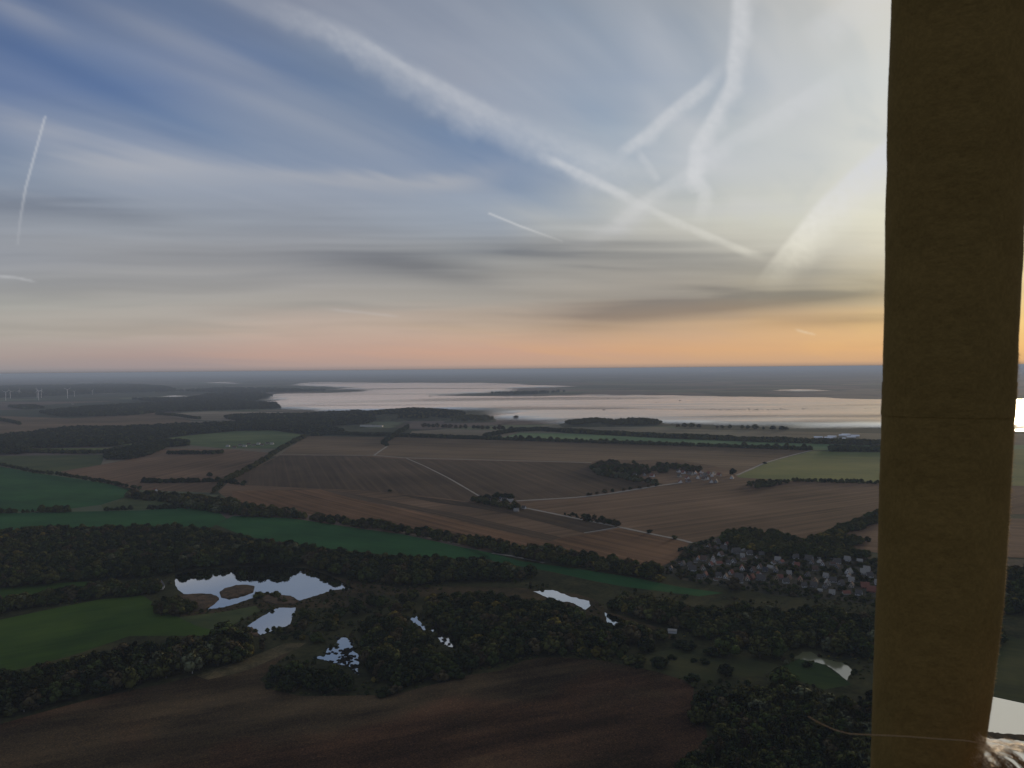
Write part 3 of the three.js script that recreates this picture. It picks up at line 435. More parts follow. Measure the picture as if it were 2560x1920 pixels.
wood([[1794, 1350], [1870, 1332], [1950, 1342], [2000, 1358], [2060, 1345], [2188, 1288], [2230, 1285], [2190, 1312], [2080, 1352], [2170, 1356], [2110, 1380], [2200, 1400], [2000, 1398], [1900, 1385], [1830, 1372]], 9, 8, 14, [['olive', 0.5], ['green', 0.4], ['yellow', 0.1]], 13, 'behind the village', { label: 'olive orchard wood behind the village' });
wood([[2300, 1440], [2700, 1430], [2700, 1540], [2300, 1530]], 11, 9, 15, AUTUMN, 14, 'right of the upright', { label: 'trees right of the padded upright' });
wood([[1475, 1172], [1500, 1160], [1560, 1157], [1640, 1164], [1700, 1168], [1760, 1176], [1740, 1184], [1640, 1182], [1600, 1188], [1580, 1206], [1640, 1208], [1600, 1210], [1540, 1198], [1490, 1186]], 11, 8, 14, [['olive', 0.4], ['brown', 0.3], ['green', 0.3]], 15, 'round the small village', { gaps: 0.42, label: 'olive and brown trees round the small village' });
wood([[1478, 1178], [1500, 1176], [1560, 1188], [1640, 1208], [1650, 1215], [1600, 1208], [1540, 1198], [1485, 1187]], 12, 6, 11, [['pale', 0.8], ['olive', 0.2]], 16, 'in front of the small village', { label: 'row of pale poplars in front of the small village' });
wood([[1860, 1212], [1900, 1206], [1980, 1206], [1930, 1216], [1895, 1222]], 9, 6, 10, [['olive', 0.8], ['dark', 0.2]], 17, 'right of the small village', { label: 'low dark copse right of the small village', name: 'copse' });
wood([[1178, 1256], [1190, 1248], [1218, 1248], [1240, 1254], [1290, 1262], [1310, 1270], [1300, 1277], [1250, 1272], [1210, 1262]], 10, 6, 12, [['dark', 0.4], ['olive', 0.4], ['brown', 0.2]], 18, 'round the farmstead', { gaps: 0.3, label: 'garden trees round the farmstead' });
wood([[1212, 1249], [1240, 1243], [1275, 1246], [1285, 1252], [1260, 1248], [1225, 1250]], 9, 8, 12, [['dark', 1]], 19, 'behind the farmstead', { label: 'dark windbreak of trees behind the farmstead', name: 'windbreak' });
const strips = [ // hedges: line, width in pixels, height, palette, label
  [[[352, 1206], [420, 1207], [540, 1204], [560, 1202]], 3, 10, 'dark', 'dense dark hedge standing alone in the left brown field'],
  [[[530, 1235], [545, 1220], [560, 1205], [585, 1194], [640, 1165], [696, 1128], [730, 1108], [764, 1092]], 6, 11, 'olive', 'diagonal hedge between the left and the dark brown fields'],
  [[[560, 1205], [590, 1210], [610, 1213]], 4, 9, 'dark', 'short hedge at the foot of the diagonal hedge'],
  [[[0, 1163], [40, 1172], [86, 1182], [140, 1187], [271, 1209], [357, 1226]], 3.5, 8, 'dark', 'long dark hedge above the blue-green meadow at left'],
  [[[0, 1282], [40, 1282]], 4, 8, 'green', 'short hedge piece at the very left edge of the meadow'], [[[55, 1281], [90, 1281]], 3, 7, 'green', 'second short hedge piece along the left meadow'], [[[100, 1280], [180, 1278]], 6, 10, 'green', 'tallest bushy hedge piece along the left meadow'], [[[255, 1277], [330, 1273]], 4, 8, 'dark', 'hedge piece below the grey-green plot'], [[[365, 1273], [450, 1270], [540, 1276]], 4, 8, 'dark', 'hedge running into the long belt of trees'],
  [[[72, 1131], [180, 1134], [253, 1133], [320, 1124]], 3, 12, 'olive', 'olive hedge under the thin bright meadow strip'],
  [[[418, 1135], [480, 1135], [560, 1134]], 3, 11, 'dark', 'dark straight hedge above the left brown field'],
  [[[764, 1090], [840, 1086], [900, 1088], [1010, 1091], [1120, 1095], [1240, 1099]], 3, 12, 'dark', 'thin dark hedge along the far side of the grey-brown field'],
  [[[955, 1112], [975, 1098], [990, 1088], [1020, 1070]], 6, 14, 'dark', 'dark bushy hedge leading away past the lone tree'],
  [[[1210, 1092], [1290, 1078], [1350, 1076], [1440, 1082]], 3.5, 14, 'dark', 'dark hedge behind the green strip'],
  [[[1400, 1080], [1560, 1089], [1700, 1096], [1900, 1104], [2200, 1112]], 3.5, 16, 'olive', 'long hedge behind the fresh green strip'],
  [[[1240, 1099], [1450, 1106], [1700, 1114], [1900, 1121], [2030, 1126]], 2.5, 10, 'green', 'low green undergrowth below the row of trees'],
  [[[2075, 1126], [2200, 1127], [2400, 1126]], 7, 14, 'green', 'broad green hedge beside the upright'],
  [[[1980, 1203], [2188, 1209], [2400, 1215]], 3, 8, 'olive', 'olive hedge under the yellow-green field'],
  [[[1410, 1286], [1440, 1293], [1460, 1299]], 4, 6, 'dark', 'dark hedge on the upper half of the lower lane'], [[[1460, 1299], [1520, 1308], [1545, 1316]], 7, 9, 'brown', 'brownish bushes on the lower half of the lower lane'],
  [[[1683, 1393], [1700, 1378], [1730, 1372], [1775, 1352], [1795, 1344]], 4, 6, 'dark', 'dark garden hedge along the left edge of the village'],
  [[[1700, 1396], [1760, 1385], [1790, 1378]], 6, 7, 'brown', 'brown garden hedge inside the village edge'],
  [[[1465, 1240], [1482, 1237]], 3, 5, 'brown', 'small brown hedge on the upper lane'],
  [[[390, 1036], [440, 1040], [480, 1046], [500, 1048]], 2, 14, 'dark', 'thin dark hedge crossing the pale tan field'],
  [[[0, 1052], [30, 1057], [50, 1062]], 2, 16, 'dark', 'short dark hedge on the pale brown field at far left'],
];
strips.forEach(([line, w, h, shade, label], i) => {
  const px = [...line.map(([x, y]) => [x, y - w / 2]), ...line.slice().reverse().map(([x, y]) => [x, y + w / 2])], d = gp(...line[0]).length();
  wood(px, d > 3000 ? 9 : 6, h * 0.7, h * 1.15, [[shade, 0.7], ['green', 0.15], ['dark', 0.15]], 100 + i, '', { label, name: 'hedge', bush: 0.5, far: d > 3000 });
});
// far woods
const FAR = [
  [[[-60, 1100], [0, 1096], [90, 1086], [181, 1074], [316, 1074], [475, 1066], [640, 1060], [800, 1070], [860, 1084], [760, 1084], [678, 1076], [588, 1078], [452, 1090], [289, 1116], [72, 1122], [60, 1136], [-60, 1140]], 15, 20, 'dark', 'long bluish wood on the far side of the left meadows'],
  [[[362, 1112], [400, 1106], [470, 1108], [470, 1116], [420, 1118], [370, 1140], [320, 1150], [265, 1150], [262, 1136], [320, 1126]], 11, 16, 'dark', 'dark copse between the two light green meadows'],
  [[[560, 1046], [640, 1040], [760, 1040], [900, 1032], [950, 1042], [930, 1056], [900, 1062], [800, 1066], [640, 1062]], 16, 20, 'dark', 'wood on the slope below the fog'],
  [[[100, 1034], [200, 1022], [330, 1014], [480, 1006], [560, 1004], [690, 1012], [700, 1022], [560, 1026], [420, 1030], [320, 1040], [150, 1042]], 22, 22, 'dark', 'wooded village belt in the bluish distance at left'],
  [[[20, 1018], [80, 1016], [110, 1022], [60, 1024]], 18, 20, 'dark', 'small far copse at the left edge'],
  [[[-60, 996], [-60, 972], [40, 968], [145, 967], [270, 964], [362, 966], [420, 972], [440, 980], [300, 982], [180, 988], [60, 994]], 46, 42, 'dark', 'long dark blue wooded ridge behind the wind turbines'],
  [[[330, 1000], [470, 998], [520, 988], [640, 984], [680, 990], [640, 1002], [560, 1004], [400, 1006]], 30, 24, 'dark', 'far wooded strip left of the fog tip'],
  [[[440, 978], [560, 972], [700, 974], [820, 978], [700, 981], [560, 983]], 60, 30, 'dark', 'remote wooded band between two tongues of fog'],
  [[[1215, 985], [1330, 982], [1420, 980], [1300, 988]], 60, 26, 'dark', 'remote wooded band on the land tongue in the fog'],
  [[[1720, 1029], [1850, 1026], [2000, 1024], [2195, 1023], [2400, 1022], [2400, 1025], [2195, 1026], [2000, 1028], [1850, 1030]], 16, 9, 'brown', 'long thin line of treetops rising out of the fog'],
  [[[1540, 1020], [1600, 1016], [1640, 1018], [1660, 1026], [1600, 1026]], 22, 9, 'brown', 'patch of brownish treetops rising out of the fog'],
];
FAR.forEach(([px, s, h, shade, label], i) => wood(px, s, h * 0.75, h * 1.2, [[shade, 0.6], ['dark', 0.3], ['green', 0.1]], 200 + i, '', { label, far: true, name: 'far_wood' }));

// hills below the fog, with trees on them
function hill(px, h, seed, label, shade, dens) {
  const ring = px.map(p => gp(...p)), b = new THREE.Box3().setFromPoints(ring), c = b.getCenter(new THREE.Vector3()), s = b.getSize(new THREE.Vector3()), n = 40, P = [], I = [], U = [];
  const H = (x, z) => { const u = (x - c.x) / s.x * 2, v = (z - c.z) / s.z * 2; return h * Math.max(0, 1 - u * u) * Math.max(0, 1 - v * v) * (0.8 + 0.5 * fbm(x / 260 + seed, z / 260, 3)); };
  for (let i = 0; i <= n; i++) for (let j = 0; j <= n; j++) { const x = b.min.x + s.x * i / n, z = b.min.z + s.z * j / n; P.push(x, H(x, z) - 0.3, z); U.push(x / 300, z / 300); if (i < n && j < n) { const a = i * (n + 1) + j; I.push(a, a + 1, a + n + 1, a + 1, a + n + 2, a + n + 1); } }
  const g = new THREE.BufferGeometry(); g.setAttribute('position', new THREE.Float32BufferAttribute(P, 3)); g.setAttribute('uv', new THREE.Float32BufferAttribute(U, 2)); g.setIndex(I); g.computeVertexNormals();
  tag(mesh('hill', g, ground(scrubTex, 0.13, 0.13, 0.075), scene), label, 'hill', null, 'structure');
  const r = mulberry(seed), trees = [];
  for (let x = b.min.x; x < b.max.x; x += dens) for (let z = b.min.z; z < b.max.z; z += dens) { const X = x + r() * dens, Z = z + r() * dens, y = H(X, Z); if (y > h * 0.3 && fbm(X / 200 + seed, Z / 200, 2) > 0.36) trees.push({ p: new THREE.Vector3(X, y - 1, Z), h: 12 + 8 * r(), kind: 'far', shade: r() < 0.7 ? shade : 'olive', turn: r() * 6, v: r(), k: 0.8 + 0.4 * r(), w: 1 }); }
  WOODS.push({ trees, where: '', single: 0, stuffName: 'hill_wood', label: label.replace('hill', 'hill, its trees') });
}
hill([[880, 1052], [1180, 1052], [1180, 1036], [880, 1036]], 42, 3, 'low wooded hill at the left foot of the fog', 'dark', 15);
hill([[1400, 1066], [1670, 1066], [1660, 1056], [1420, 1056]], 22, 5, 'low wooded hill half sunk in the fog at right', 'olive', 13);
hill([[1120, 1056], [1240, 1056], [1240, 1046], [1120, 1046]], 20, 8, 'small bare rise between the wooded hills', 'olive', 26);

// single trees, each at its own place: [x, y at the foot, height, kind, shade, label]
const singles = [];
const LONE = [
  [1625, 1333, 7, 'bush', 'dark', 'dark bush beside the lower lane halfway to the village'], [1685, 1348, 7, 'bush', 'olive', 'rounded olive bush beside the lower lane nearest the village'],
  [966, 1116, 15, 'broad', 'dark', 'lone dark tree at the bend of the short pale track'], [974, 1229, 6, 'bush', 'dark', 'tiny lone bush on the edge of the reddish field'],
  [1832, 1187, 15, 'broad', 'dark', 'round dark tree at the right end of the small village'], [1912, 1160, 7, 'bush', 'dark', 'small bush beside the track along the yellow-green field'],
  [524, 1192, 11, 'broad', 'dark', 'small tree above the lone hedge in the left brown field'],
  [1650, 1668, 11, 'bush', 'dark', 'largest round bush in the grassy glade'], [1575, 1660, 7, 'bush', 'olive', 'pale rounded bush at the left end of the glade'], [1600, 1670, 5, 'bush', 'dark', 'small dark bush on the lower rim of the glade'], [1680, 1648, 5, 'bush', 'dark', 'small bush on the upper side of the glade'], [1735, 1655, 4, 'bush', 'dark', 'tiny bush in the middle of the glade'], [1760, 1660, 6, 'bush', 'dark', 'low bush right of the middle of the glade'], [1730, 1705, 8, 'bush', 'dark', 'low wide bush at the lower tip of the glade'],
  [1615, 1630, 13, 'broad', 'dark', 'round tree between the glade and the yellowish thicket'], [1650, 1600, 11, 'broad', 'olive', 'round tree below the narrow river'], [1700, 1620, 9, 'bush', 'dark', 'dark bush cluster at the upper rim of the glade'], [1725, 1628, 9, 'bush', 'dark', 'dark bush just above the glade'], [1780, 1640, 9, 'bush', 'dark', 'spreading bush at the wood edge above the glade'],
  [1820, 1640, 18, 'broad', 'green', 'tall tree at the wood edge right of the glade'], [1900, 1645, 18, 'broad', 'olive', 'pale-topped tall tree between the glade and the algae pond'], [1940, 1640, 17, 'broad', 'green', 'broad tree left of the algae pond'],
  [2020, 1668, 6, 'bush', 'dark', 'single bush on the near bank of the algae pond'], [1955, 1722, 17, 'broad', 'green', 'broad rounded tree above the lower right wood'], [1815, 1690, 10, 'broad', 'dark', 'dark tree at the left shoulder of the lower right wood'],
  [1800, 1770, 16, 'broad', 'dark', 'huge dark tree at the front of the lower right wood'], [1860, 1770, 16, 'broad', 'olive', 'huge olive tree beside the front of the lower right wood'], [1760, 1770, 13, 'broad', 'dark', 'leftmost dark tree at the tip of the lower right wood'],
  [622, 1640, 9, 'broad', 'yellow', 'small bright yellow tree at the right end of the lower-left wood'], [605, 1652, 5, 'bush', 'olive', 'olive bush under the small yellow tree'], [655, 1628, 10, 'poplar', 'brown', 'slender brown tree near the small yellow tree'],
  [558, 1603, 18, 'broad', 'green', 'tall bright green tree above the lower-left wood beside the meadow'],
  [840, 1560, 11, 'poplar', 'yellow', 'yellow-topped tree on the marsh left of the central wood'], [895, 1535, 15, 'broad', 'dark', 'dark round tree at the left end of the central wood'], [930, 1515, 13, 'broad', 'dark', 'dark tree above the left end of the central wood'],
  [960, 1740, 8, 'bush', 'dark', 'dark bush at the front edge of the stubble field below the marshy pond'], [990, 1735, 8, 'bush', 'brown', 'brown bush next to the dark bush at the field edge'], [1100, 1700, 10, 'bush', 'brown', 'brown bush under the central wood at the field edge'], [1140, 1695, 9, 'bush', 'dark', 'dark bush under the central wood at the field edge'],
  [1040, 1665, 15, 'broad', 'brown', 'rounded brown tree at the front of the central wood'], [1195, 1625, 14, 'broad', 'yellow', 'rounded yellowish tree right of the reed-streaked pond'], [1305, 1595, 15, 'broad', 'olive', 'yellowish crown in the middle of the central wood'], [1200, 1545, 15, 'broad', 'olive', 'broad olive crown in the upper central wood'], [1240, 1538, 14, 'broad', 'yellow', 'yellow crown at the upper edge of the central wood'],
  [1595, 1440, 12, 'broad', 'yellow', 'yellowish tree at the right end of the long tree belt'], [1645, 1453, 10, 'bush', 'yellow', 'bright yellow bush between the green strip and the village'], [1450, 1415, 11, 'bush', 'yellow', 'left one of the yellow bushes above the narrow green strip'], [1485, 1421, 10, 'bush', 'yellow', 'right one of the yellow bushes above the narrow green strip'], [1835, 1475, 14, 'broad', 'brown', 'large brownish tree in front of the village'],
  [1100, 1437, 11, 'broad', 'yellow', 'yellow tree in the long dark wood beyond the lake'], [1020, 1440, 10, 'broad', 'yellow', 'pale yellow tree at the right of the wood beyond the lake'], [690, 1492, 8, 'bush', 'olive', 'olive bush beside the reed bed above the small pond'], [648, 1494, 8, 'bush', 'olive', 'bush on the neck of land beside the reed island'],
  [22, 1788, 12, 'poplar', 'pale', 'pale birch at the left end of the lower-left wood'], [60, 1780, 11, 'poplar', 'pale', 'second pale birch in the lower-left wood'], [95, 1772, 12, 'poplar', 'brown', 'brownish birch in the lower-left wood'],
];
for (const [x, y, h, kind, shade, label] of LONE) singles.push({ p: gp(x, y), h: h * 1.3, kind, shade, label, turn: x, v: (x * 0.37) % 1, w: kind === 'bush' ? 1.05 : 1.1 });
// rows of separate trees one could count
const ordinal = ['first', 'second', 'third', 'fourth', 'fifth', 'sixth', 'seventh', 'eighth', 'ninth', 'tenth', 'eleventh', 'twelfth', 'thirteenth', 'fourteenth', 'fifteenth', 'sixteenth', 'seventeenth', 'eighteenth', 'nineteenth', 'twentieth', 'twenty-first', 'twenty-second', 'twenty-third', 'twenty-fourth', 'twenty-fifth', 'twenty-sixth', 'twenty-seventh', 'twenty-eighth', 'twenty-ninth', 'thirtieth', 'thirty-first', 'thirty-second', 'thirty-third', 'thirty-fourth', 'thirty-fifth', 'thirty-sixth', 'thirty-seventh', 'thirty-eighth', 'thirty-ninth', 'fortieth'];
function row(a, b, n, hmin, hmax, shades, seed, where, group, skip = 0.0) {
  const r = mulberry(seed); let k = 0;
  for (let i = 0; i < n; i++) { const t = (i + (r() - 0.5) * 0.6) / (n - 1); if (r() < skip) continue; const shade = shades[Math.floor(r() * shades.length)]; singles.push({ p: gp(lerp(a[0], b[0], t), lerp(a[1], b[1], t) + (r() - 0.5) * 0.8), h: 1.25 * lerp(hmin, hmax, r()), kind: 'broad', shade, label: `${shadeWord[shade]} tree, ${ordinal[k++]} from the left ${where}`, group, turn: r() * 6, v: r(), w: 0.8 + 0.5 * r() }); }
}
row([1050, 1068], [1282, 1076], 22, 16, 24, ['dark', 'brown'], 1, 'in the thin row above the tan field', 'trees in the thin row above the tan field', 0.1);
row([1245, 1100], [2030, 1126], 38, 13, 21, ['green', 'green', 'olive'], 2, 'in the row below the fresh green strip', 'trees in the row below the fresh green strip', 0.0);
row([1425, 1245], [1640, 1216], 11, 5, 9, ['dark', 'brown'], 3, 'along the upper lane', 'small trees along the upper lane', 0.15);
row([1690, 1068], [1970, 1076], 15, 12, 23, ['brown', 'dark', 'olive'], 4, 'on the crest below the fog', 'trees standing out on the crest below the fog', 0.1);
const fogTrees = [[946, 1019], [965, 978], [1010, 969], [1055, 966], [925, 985], [950, 980], [1075, 993], [1100, 990], [1255, 1004], [1290, 1003], [1330, 1001], [1360, 996], [1382, 995], [1435, 998], [1505, 1001], [1520, 1000], [1550, 999], [1355, 1013], [1430, 1014], [1290, 1046], [1470, 1000], [770, 1012], [800, 1010], [830, 1013], [870, 1016], [760, 990], [1700, 1005], [1800, 1008], [1900, 1004], [2050, 1010], [2100, 1006], [1510, 1030], [1640, 1010]];
fogTrees.forEach(([x, y], i) => singles.push({ p: gp(x, y), h: 12 + 8 * hash2(i, 4), kind: 'far', shade: 'brown', label: `tiny dark treetop poking out of the fog, ${ordinal[fogTrees.map(q => q[0] * 2000 + q[1]).sort((a, b) => a - b).indexOf(x * 2000 + y)]} from the left`, group: 'treetops poking out of the fog', turn: i, v: hash2(i, 2), w: 1.8, small: true }));
const KINDNAME = { broad: 'tree', poplar: 'slender_tree', bush: 'bush', far: 'tree' };
function plantTree(t) {
  const o = thing(KINDNAME[t.kind], t.p, t.turn, t.label, t.kind === 'bush' ? 'bush' : 'tree', t.group), set = CROWN[t.kind];
  const c = mesh('crown', set[Math.floor(t.v * set.length)], SHADE_MATS[t.shade][t.v * 97 % 1 > 0.5 ? 1 : 0], o); c.scale.set(t.h * t.w, t.h, t.h * t.w);
  if (!t.small) { const k = mesh('trunk', TRUNK[Math.floor(t.v * 4)], t.shade === 'pale' ? birchMat : barkMat, o); k.scale.set(t.h, t.kind === 'bush' ? t.h * 0.5 : t.h, t.h); }
  return o;
}
singles.forEach(plantTree);
// woods: the trees that show largest stand singly, the rest of each wood is one mass
const tmp = new THREE.Matrix4(), qq = new THREE.Quaternion(), up = new THREE.Vector3(0, 1, 0), col = new THREE.Color();
for (const w of WOODS) {
  if (!w.trees.length) { console.log('empty wood', w.label); continue; }
  let rest = w.trees;
  if (w.single) {
    const shown = w.trees.map(t => ({ t, px: toPx(t.p) })).filter(({ px }) => px[0] > -10 && px[0] < 2175 && px[1] < 1950).sort((a, b) => b.t.h / b.px[2] - a.t.h / a.px[2]).slice(0, w.single).map(s => s.t), set = new Set(shown);
    const count = new Map(); shown.sort((a, b) => toPx(a.p)[0] - toPx(b.p)[0]);
    for (const t of shown) { const what = `${shadeWord[t.shade]} ${t.kind === 'poplar' ? 'slender tree' : t.kind === 'bush' ? 'bush' : 'tree'}`, n = count.get(what) ?? 0; count.set(what, n + 1); t.label = `${what} ${w.where}, ${ordinal[n]} of these from the left`; }
    for (const t of shown) plantTree({ ...t, group: `${t.kind === 'bush' ? 'bushes' : 'trees'} ${w.where}` });
    rest = w.trees.filter(t => !set.has(t));
  }
  if (!rest.length) continue;
  const g = new THREE.Group(); g.name = numbered(w.stuffName); tag(g, w.label, w.stuffName.replace('_', ' '), null, 'stuff'); scene.add(g);
  const bins = new Map();
  for (const t of rest) { const set = CROWN[t.kind], key = t.kind + Math.floor(t.v * set.length); if (!bins.has(key)) bins.set(key, { g: set[Math.floor(t.v * set.length)], list: [] }); bins.get(key).list.push(t); }
  for (const { g: geo, list } of bins.values()) {
    const im = new THREE.InstancedMesh(geo, white, list.length); im.name = 'foliage'; im.userData.kind = 'stuff'; im.castShadow = im.receiveShadow = true;
    list.forEach((t, i) => { im.setMatrixAt(i, tmp.compose(t.p, qq.setFromAxisAngle(up, t.turn), new THREE.Vector3(t.h * t.w, t.h, t.h * t.w))); const c = SHADES[t.shade]; im.setColorAt(i, col.setRGB(c[0] * t.k, c[1] * t.k, c[2] * t.k)); });
    g.add(im);
  }
}
console.log('trees', WOODS.reduce((a, w) => a + w.trees.length, 0), 'single', singles.length + WOODS.reduce((a, w) => a + Math.min(w.single, w.trees.length), 0));
{ // tufts of reed standing in the marshy pond
  const r = mulberry(9), poly = pond3.map(p => gp(...p)), b = new THREE.Box3().setFromPoints(poly), list = [];
  for (let i = 0; i < 1400; i++) { const p = new THREE.Vector3(lerp(b.min.x, b.max.x, r()), 0.3, lerp(b.min.z, b.max.z, r())); if (inside(p, poly) && fbm(p.x / 9, p.z / 9, 2) > 0.55) list.push(p); }
  const poly4 = [[1058, 1567], [1086, 1555], [1104, 1575], [1145, 1595], [1137, 1622], [1104, 1610], [1090, 1580]].map(p => gp(...p)), b4 = new THREE.Box3().setFromPoints(poly4);
  for (let i = 0; i < 900; i++) { const p = new THREE.Vector3(lerp(b4.min.x, b4.max.x, r()), 0.3, lerp(b4.min.z, b4.max.z, r())); if (inside(p, poly4) && fbm(p.x / 3, p.z / 18, 2) > 0.56) list.push(p); }
  const im = new THREE.InstancedMesh(CROWN.bush[0], white, list.length); im.name = numbered('reed_tufts');
  list.forEach((p, i) => { const h = 1.4 + r() * 1.2; im.setMatrixAt(i, tmp.compose(p.clone().setY(-0.2), qq.setFromAxisAngle(up, r() * 6), new THREE.Vector3(h * 1.1, h, h * 1.1))); im.setColorAt(i, col.setRGB(0.05, 0.042, 0.028)); });
  tag(im, 'dark tufts of reed scattered over the marshy ponds', 'reeds', null, 'stuff'); scene.add(im);
}

// ------------------------------------------------------------------ fog lying in the valley
function fogBank(px, height, cell, seed, label, rough, edge) {
  const poly = px.map(([x, y]) => gp(x, y)), b = new THREE.Box3().setFromPoints(poly), nx = Math.ceil((b.max.x - b.min.x) / cell), nz = Math.ceil((b.max.z - b.min.z) / cell), P = [], C = [], I = [], id = new Int32Array((nx + 1) * (nz + 1)).fill(-1), D = new Float32Array((nx + 1) * (nz + 1));
  const v = new THREE.Vector3();
  for (let i = 0; i <= nx; i++) for (let j = 0; j <= nz; j++) {
    v.set(b.min.x + i * cell, 0, b.min.z + j * cell); let d = 1e9;
    for (let k = 0, m = poly.length - 1; k < poly.length; m = k++) { const ex = poly[k].x - poly[m].x, ez = poly[k].z - poly[m].z, t = clamp(((v.x - poly[m].x) * ex + (v.z - poly[m].z) * ez) / (ex * ex + ez * ez)); d = Math.min(d, Math.hypot(v.x - poly[m].x - ex * t, v.z - poly[m].z - ez * t)); }
    d *= inside(v, poly) ? 1 : -1; d += (fbm(v.x / 900 + seed, v.z / 900, 5) - 0.5) * edge * 3.6;
    D[i * (nz + 1) + j] = d; if (d < -cell * 1.5) continue;
    const n = fbm(v.x / 620 + seed, v.z / 200, 3), n2 = fbm(v.x / 1900 + seed, v.z / 900 + 4, 3), up = smooth(0, edge, d);
    id[i * (nz + 1) + j] = P.length / 3;
    P.push(v.x, up * height * (0.55 + 0.5 * n2) + up * (n - 0.5) * rough - (1 - up) * 0.5 + 1, v.z); C.push(1, 1, 1, clamp(smooth(-0.15 * edge, 0.8 * edge, d) * (1 - 0.5 * smooth(0.52, 0.74, fbm(v.x / 2600 + seed * 3, v.z / 620, 4)))));
  }
  for (let i = 0; i < nx; i++) for (let j = 0; j < nz; j++) { const a = id[i * (nz + 1) + j], q = id[i * (nz + 1) + j + 1], c = id[(i + 1) * (nz + 1) + j], e = id[(i + 1) * (nz + 1) + j + 1]; if (a >= 0 && q >= 0 && c >= 0 && e >= 0) I.push(a, q, c, q, e, c); }
  const g = new THREE.BufferGeometry(); g.setAttribute('position', new THREE.Float32BufferAttribute(P, 3)); g.setAttribute('color', new THREE.Float32BufferAttribute(C, 4)); g.setIndex(I); g.computeVertexNormals();
  tag(mesh('fog_bank', g, fogMat, scene), label, 'fog', null, 'stuff');
}
const fogMat = new THREE.MeshPhysicalMaterial({ color: new THREE.Color().setRGB(0.95, 0.94, 0.92), roughness: 0.16, ior: 2.4, clearcoat: 1, clearcoatRoughness: 0.11, side: THREE.DoubleSide, vertexColors: true, transparent: true });
fogBank([[651, 994], [678, 987], [814, 984], [900, 978], [850, 972], [705, 962], [787, 956], [1000, 958], [1225, 958], [1320, 960], [1421, 966], [1262, 979], [1120, 990], [1300, 993], [1363, 990], [1700, 988], [2193, 1000], [2900, 1000], [2900, 1074], [2192, 1070], [1964, 1071], [1762, 1068], [1653, 1060], [1545, 1056], [1424, 1056], [1298, 1049], [1225, 1047], [1153, 1036], [1081, 1029], [900, 1029], [723, 1021], [678, 1009]], 16, 55, 3, 'white sea of ground fog filling the valley before the horizon', 4, 300);
fogBank([[1920, 977], [1990, 974], [2070, 977], [1990, 980]], 10, 120, 7, 'thin separate streak of fog beyond the main bank at right', 8, 300);
fogBank([[1725, 928], [1800, 926], [1850, 928], [1790, 930]], 10, 700, 8, 'tiny bright streak of mist near the horizon at right', 8, 1200);
fogBank([[500, 957], [560, 955], [640, 957], [560, 960]], 10, 180, 9, 'thin streak of mist left of the main fog near the horizon', 8, 500);
fogBank([[200, 957], [225, 955], [250, 957], [225, 959]], 10, 160, 10, 'short pale streak of mist behind the dark ridge', 8, 400);
fogBank([[400, 991], [440, 989], [470, 991], [430, 993]], 8, 60, 11, 'small pale mist patch beyond the wooded village belt', 6, 150);

// ------------------------------------------------------------------ houses
const wallM = { white: [0.82, 0.77, 0.69], cream: [0.56, 0.49, 0.38], grey: [0.36, 0.34, 0.31], ochre: [0.45, 0.34, 0.2], brick: [0.26, 0.12, 0.08] }, roofM = { red: [0.24, 0.085, 0.05], brown: [0.12, 0.07, 0.045], grey: [0.1, 0.086, 0.07], pale: [0.33, 0.3, 0.25], dark: [0.05, 0.05, 0.055] };  // the warm tan wall has low sunlight put into its colour
const speck = tex(256, (u, v) => { const k = 0.8 + 0.2 * fbm(u * 12, v * 12, 4, 12, 12) - 0.06 * (Math.abs(v * 24 % 1 - 0.5) > 0.4); return [k, k, k]; });
const mats = (set, extra) => Object.fromEntries(Object.entries(set).map(([k, c]) => [k, new THREE.MeshStandardMaterial({ color: new THREE.Color().setRGB(...c), map: speck, roughness: 0.75, ...extra })]));
const WALL = mats(wallM, { roughness: 0.9 }), ROOF = mats(roofM, { roughness: 0.85 }), paneM = new THREE.MeshStandardMaterial({ color: new THREE.Color().setRGB(0.02, 0.025, 0.03), roughness: 0.15 }), doorM = new THREE.MeshStandardMaterial({ color: new THREE.Color().setRGB(0.09, 0.06, 0.04), roughness: 0.7 }), chimM = new THREE.MeshStandardMaterial({ color: new THREE.Color().setRGB(0.2, 0.1, 0.075), roughness: 1 });
const HG = {};
function houseParts(w, l, e, h) {                     // gable ends face +z and -z
  const key = [w, l, e, h].join(); if (HG[key]) return HG[key];
  const s = new THREE.Shape([[-w / 2, 0], [w / 2, 0], [w / 2, e], [0, h], [-w / 2, e]].map(p => new THREE.Vector2(...p)));
  const wall = new THREE.ExtrudeGeometry(s, { depth: l, bevelEnabled: false }).translate(0, 0, -l / 2), slope = Math.hypot(w / 2, h - e), ang = Math.atan2(h - e, w / 2), roofs = [];
  for (const k of [-1, 1]) { const g = new THREE.BoxGeometry(slope + 0.7, 0.22, l + 0.9); g.translate(-(slope + 0.7) / 2 + 0.02, 0.13, 0); g.rotateZ(ang); if (k > 0) g.scale(-1, 1, 1); if (k > 0) { const ix = g.index.array; for (let i = 0; i < ix.length; i += 3) [ix[i], ix[i + 1]] = [ix[i + 1], ix[i]]; g.computeVertexNormals(); } g.translate(0, h, 0); roofs.push(g); }
  const win = new THREE.BoxGeometry(1.2, 1.4, 0.12), door = new THREE.BoxGeometry(1.1, 2.1, 0.12), chim = new THREE.BoxGeometry(0.7, 1.8, 0.7);
  return HG[key] = { wall, roof: mergeGeometries(roofs.map(g => g.toNonIndexed())), win, door, chim };
}
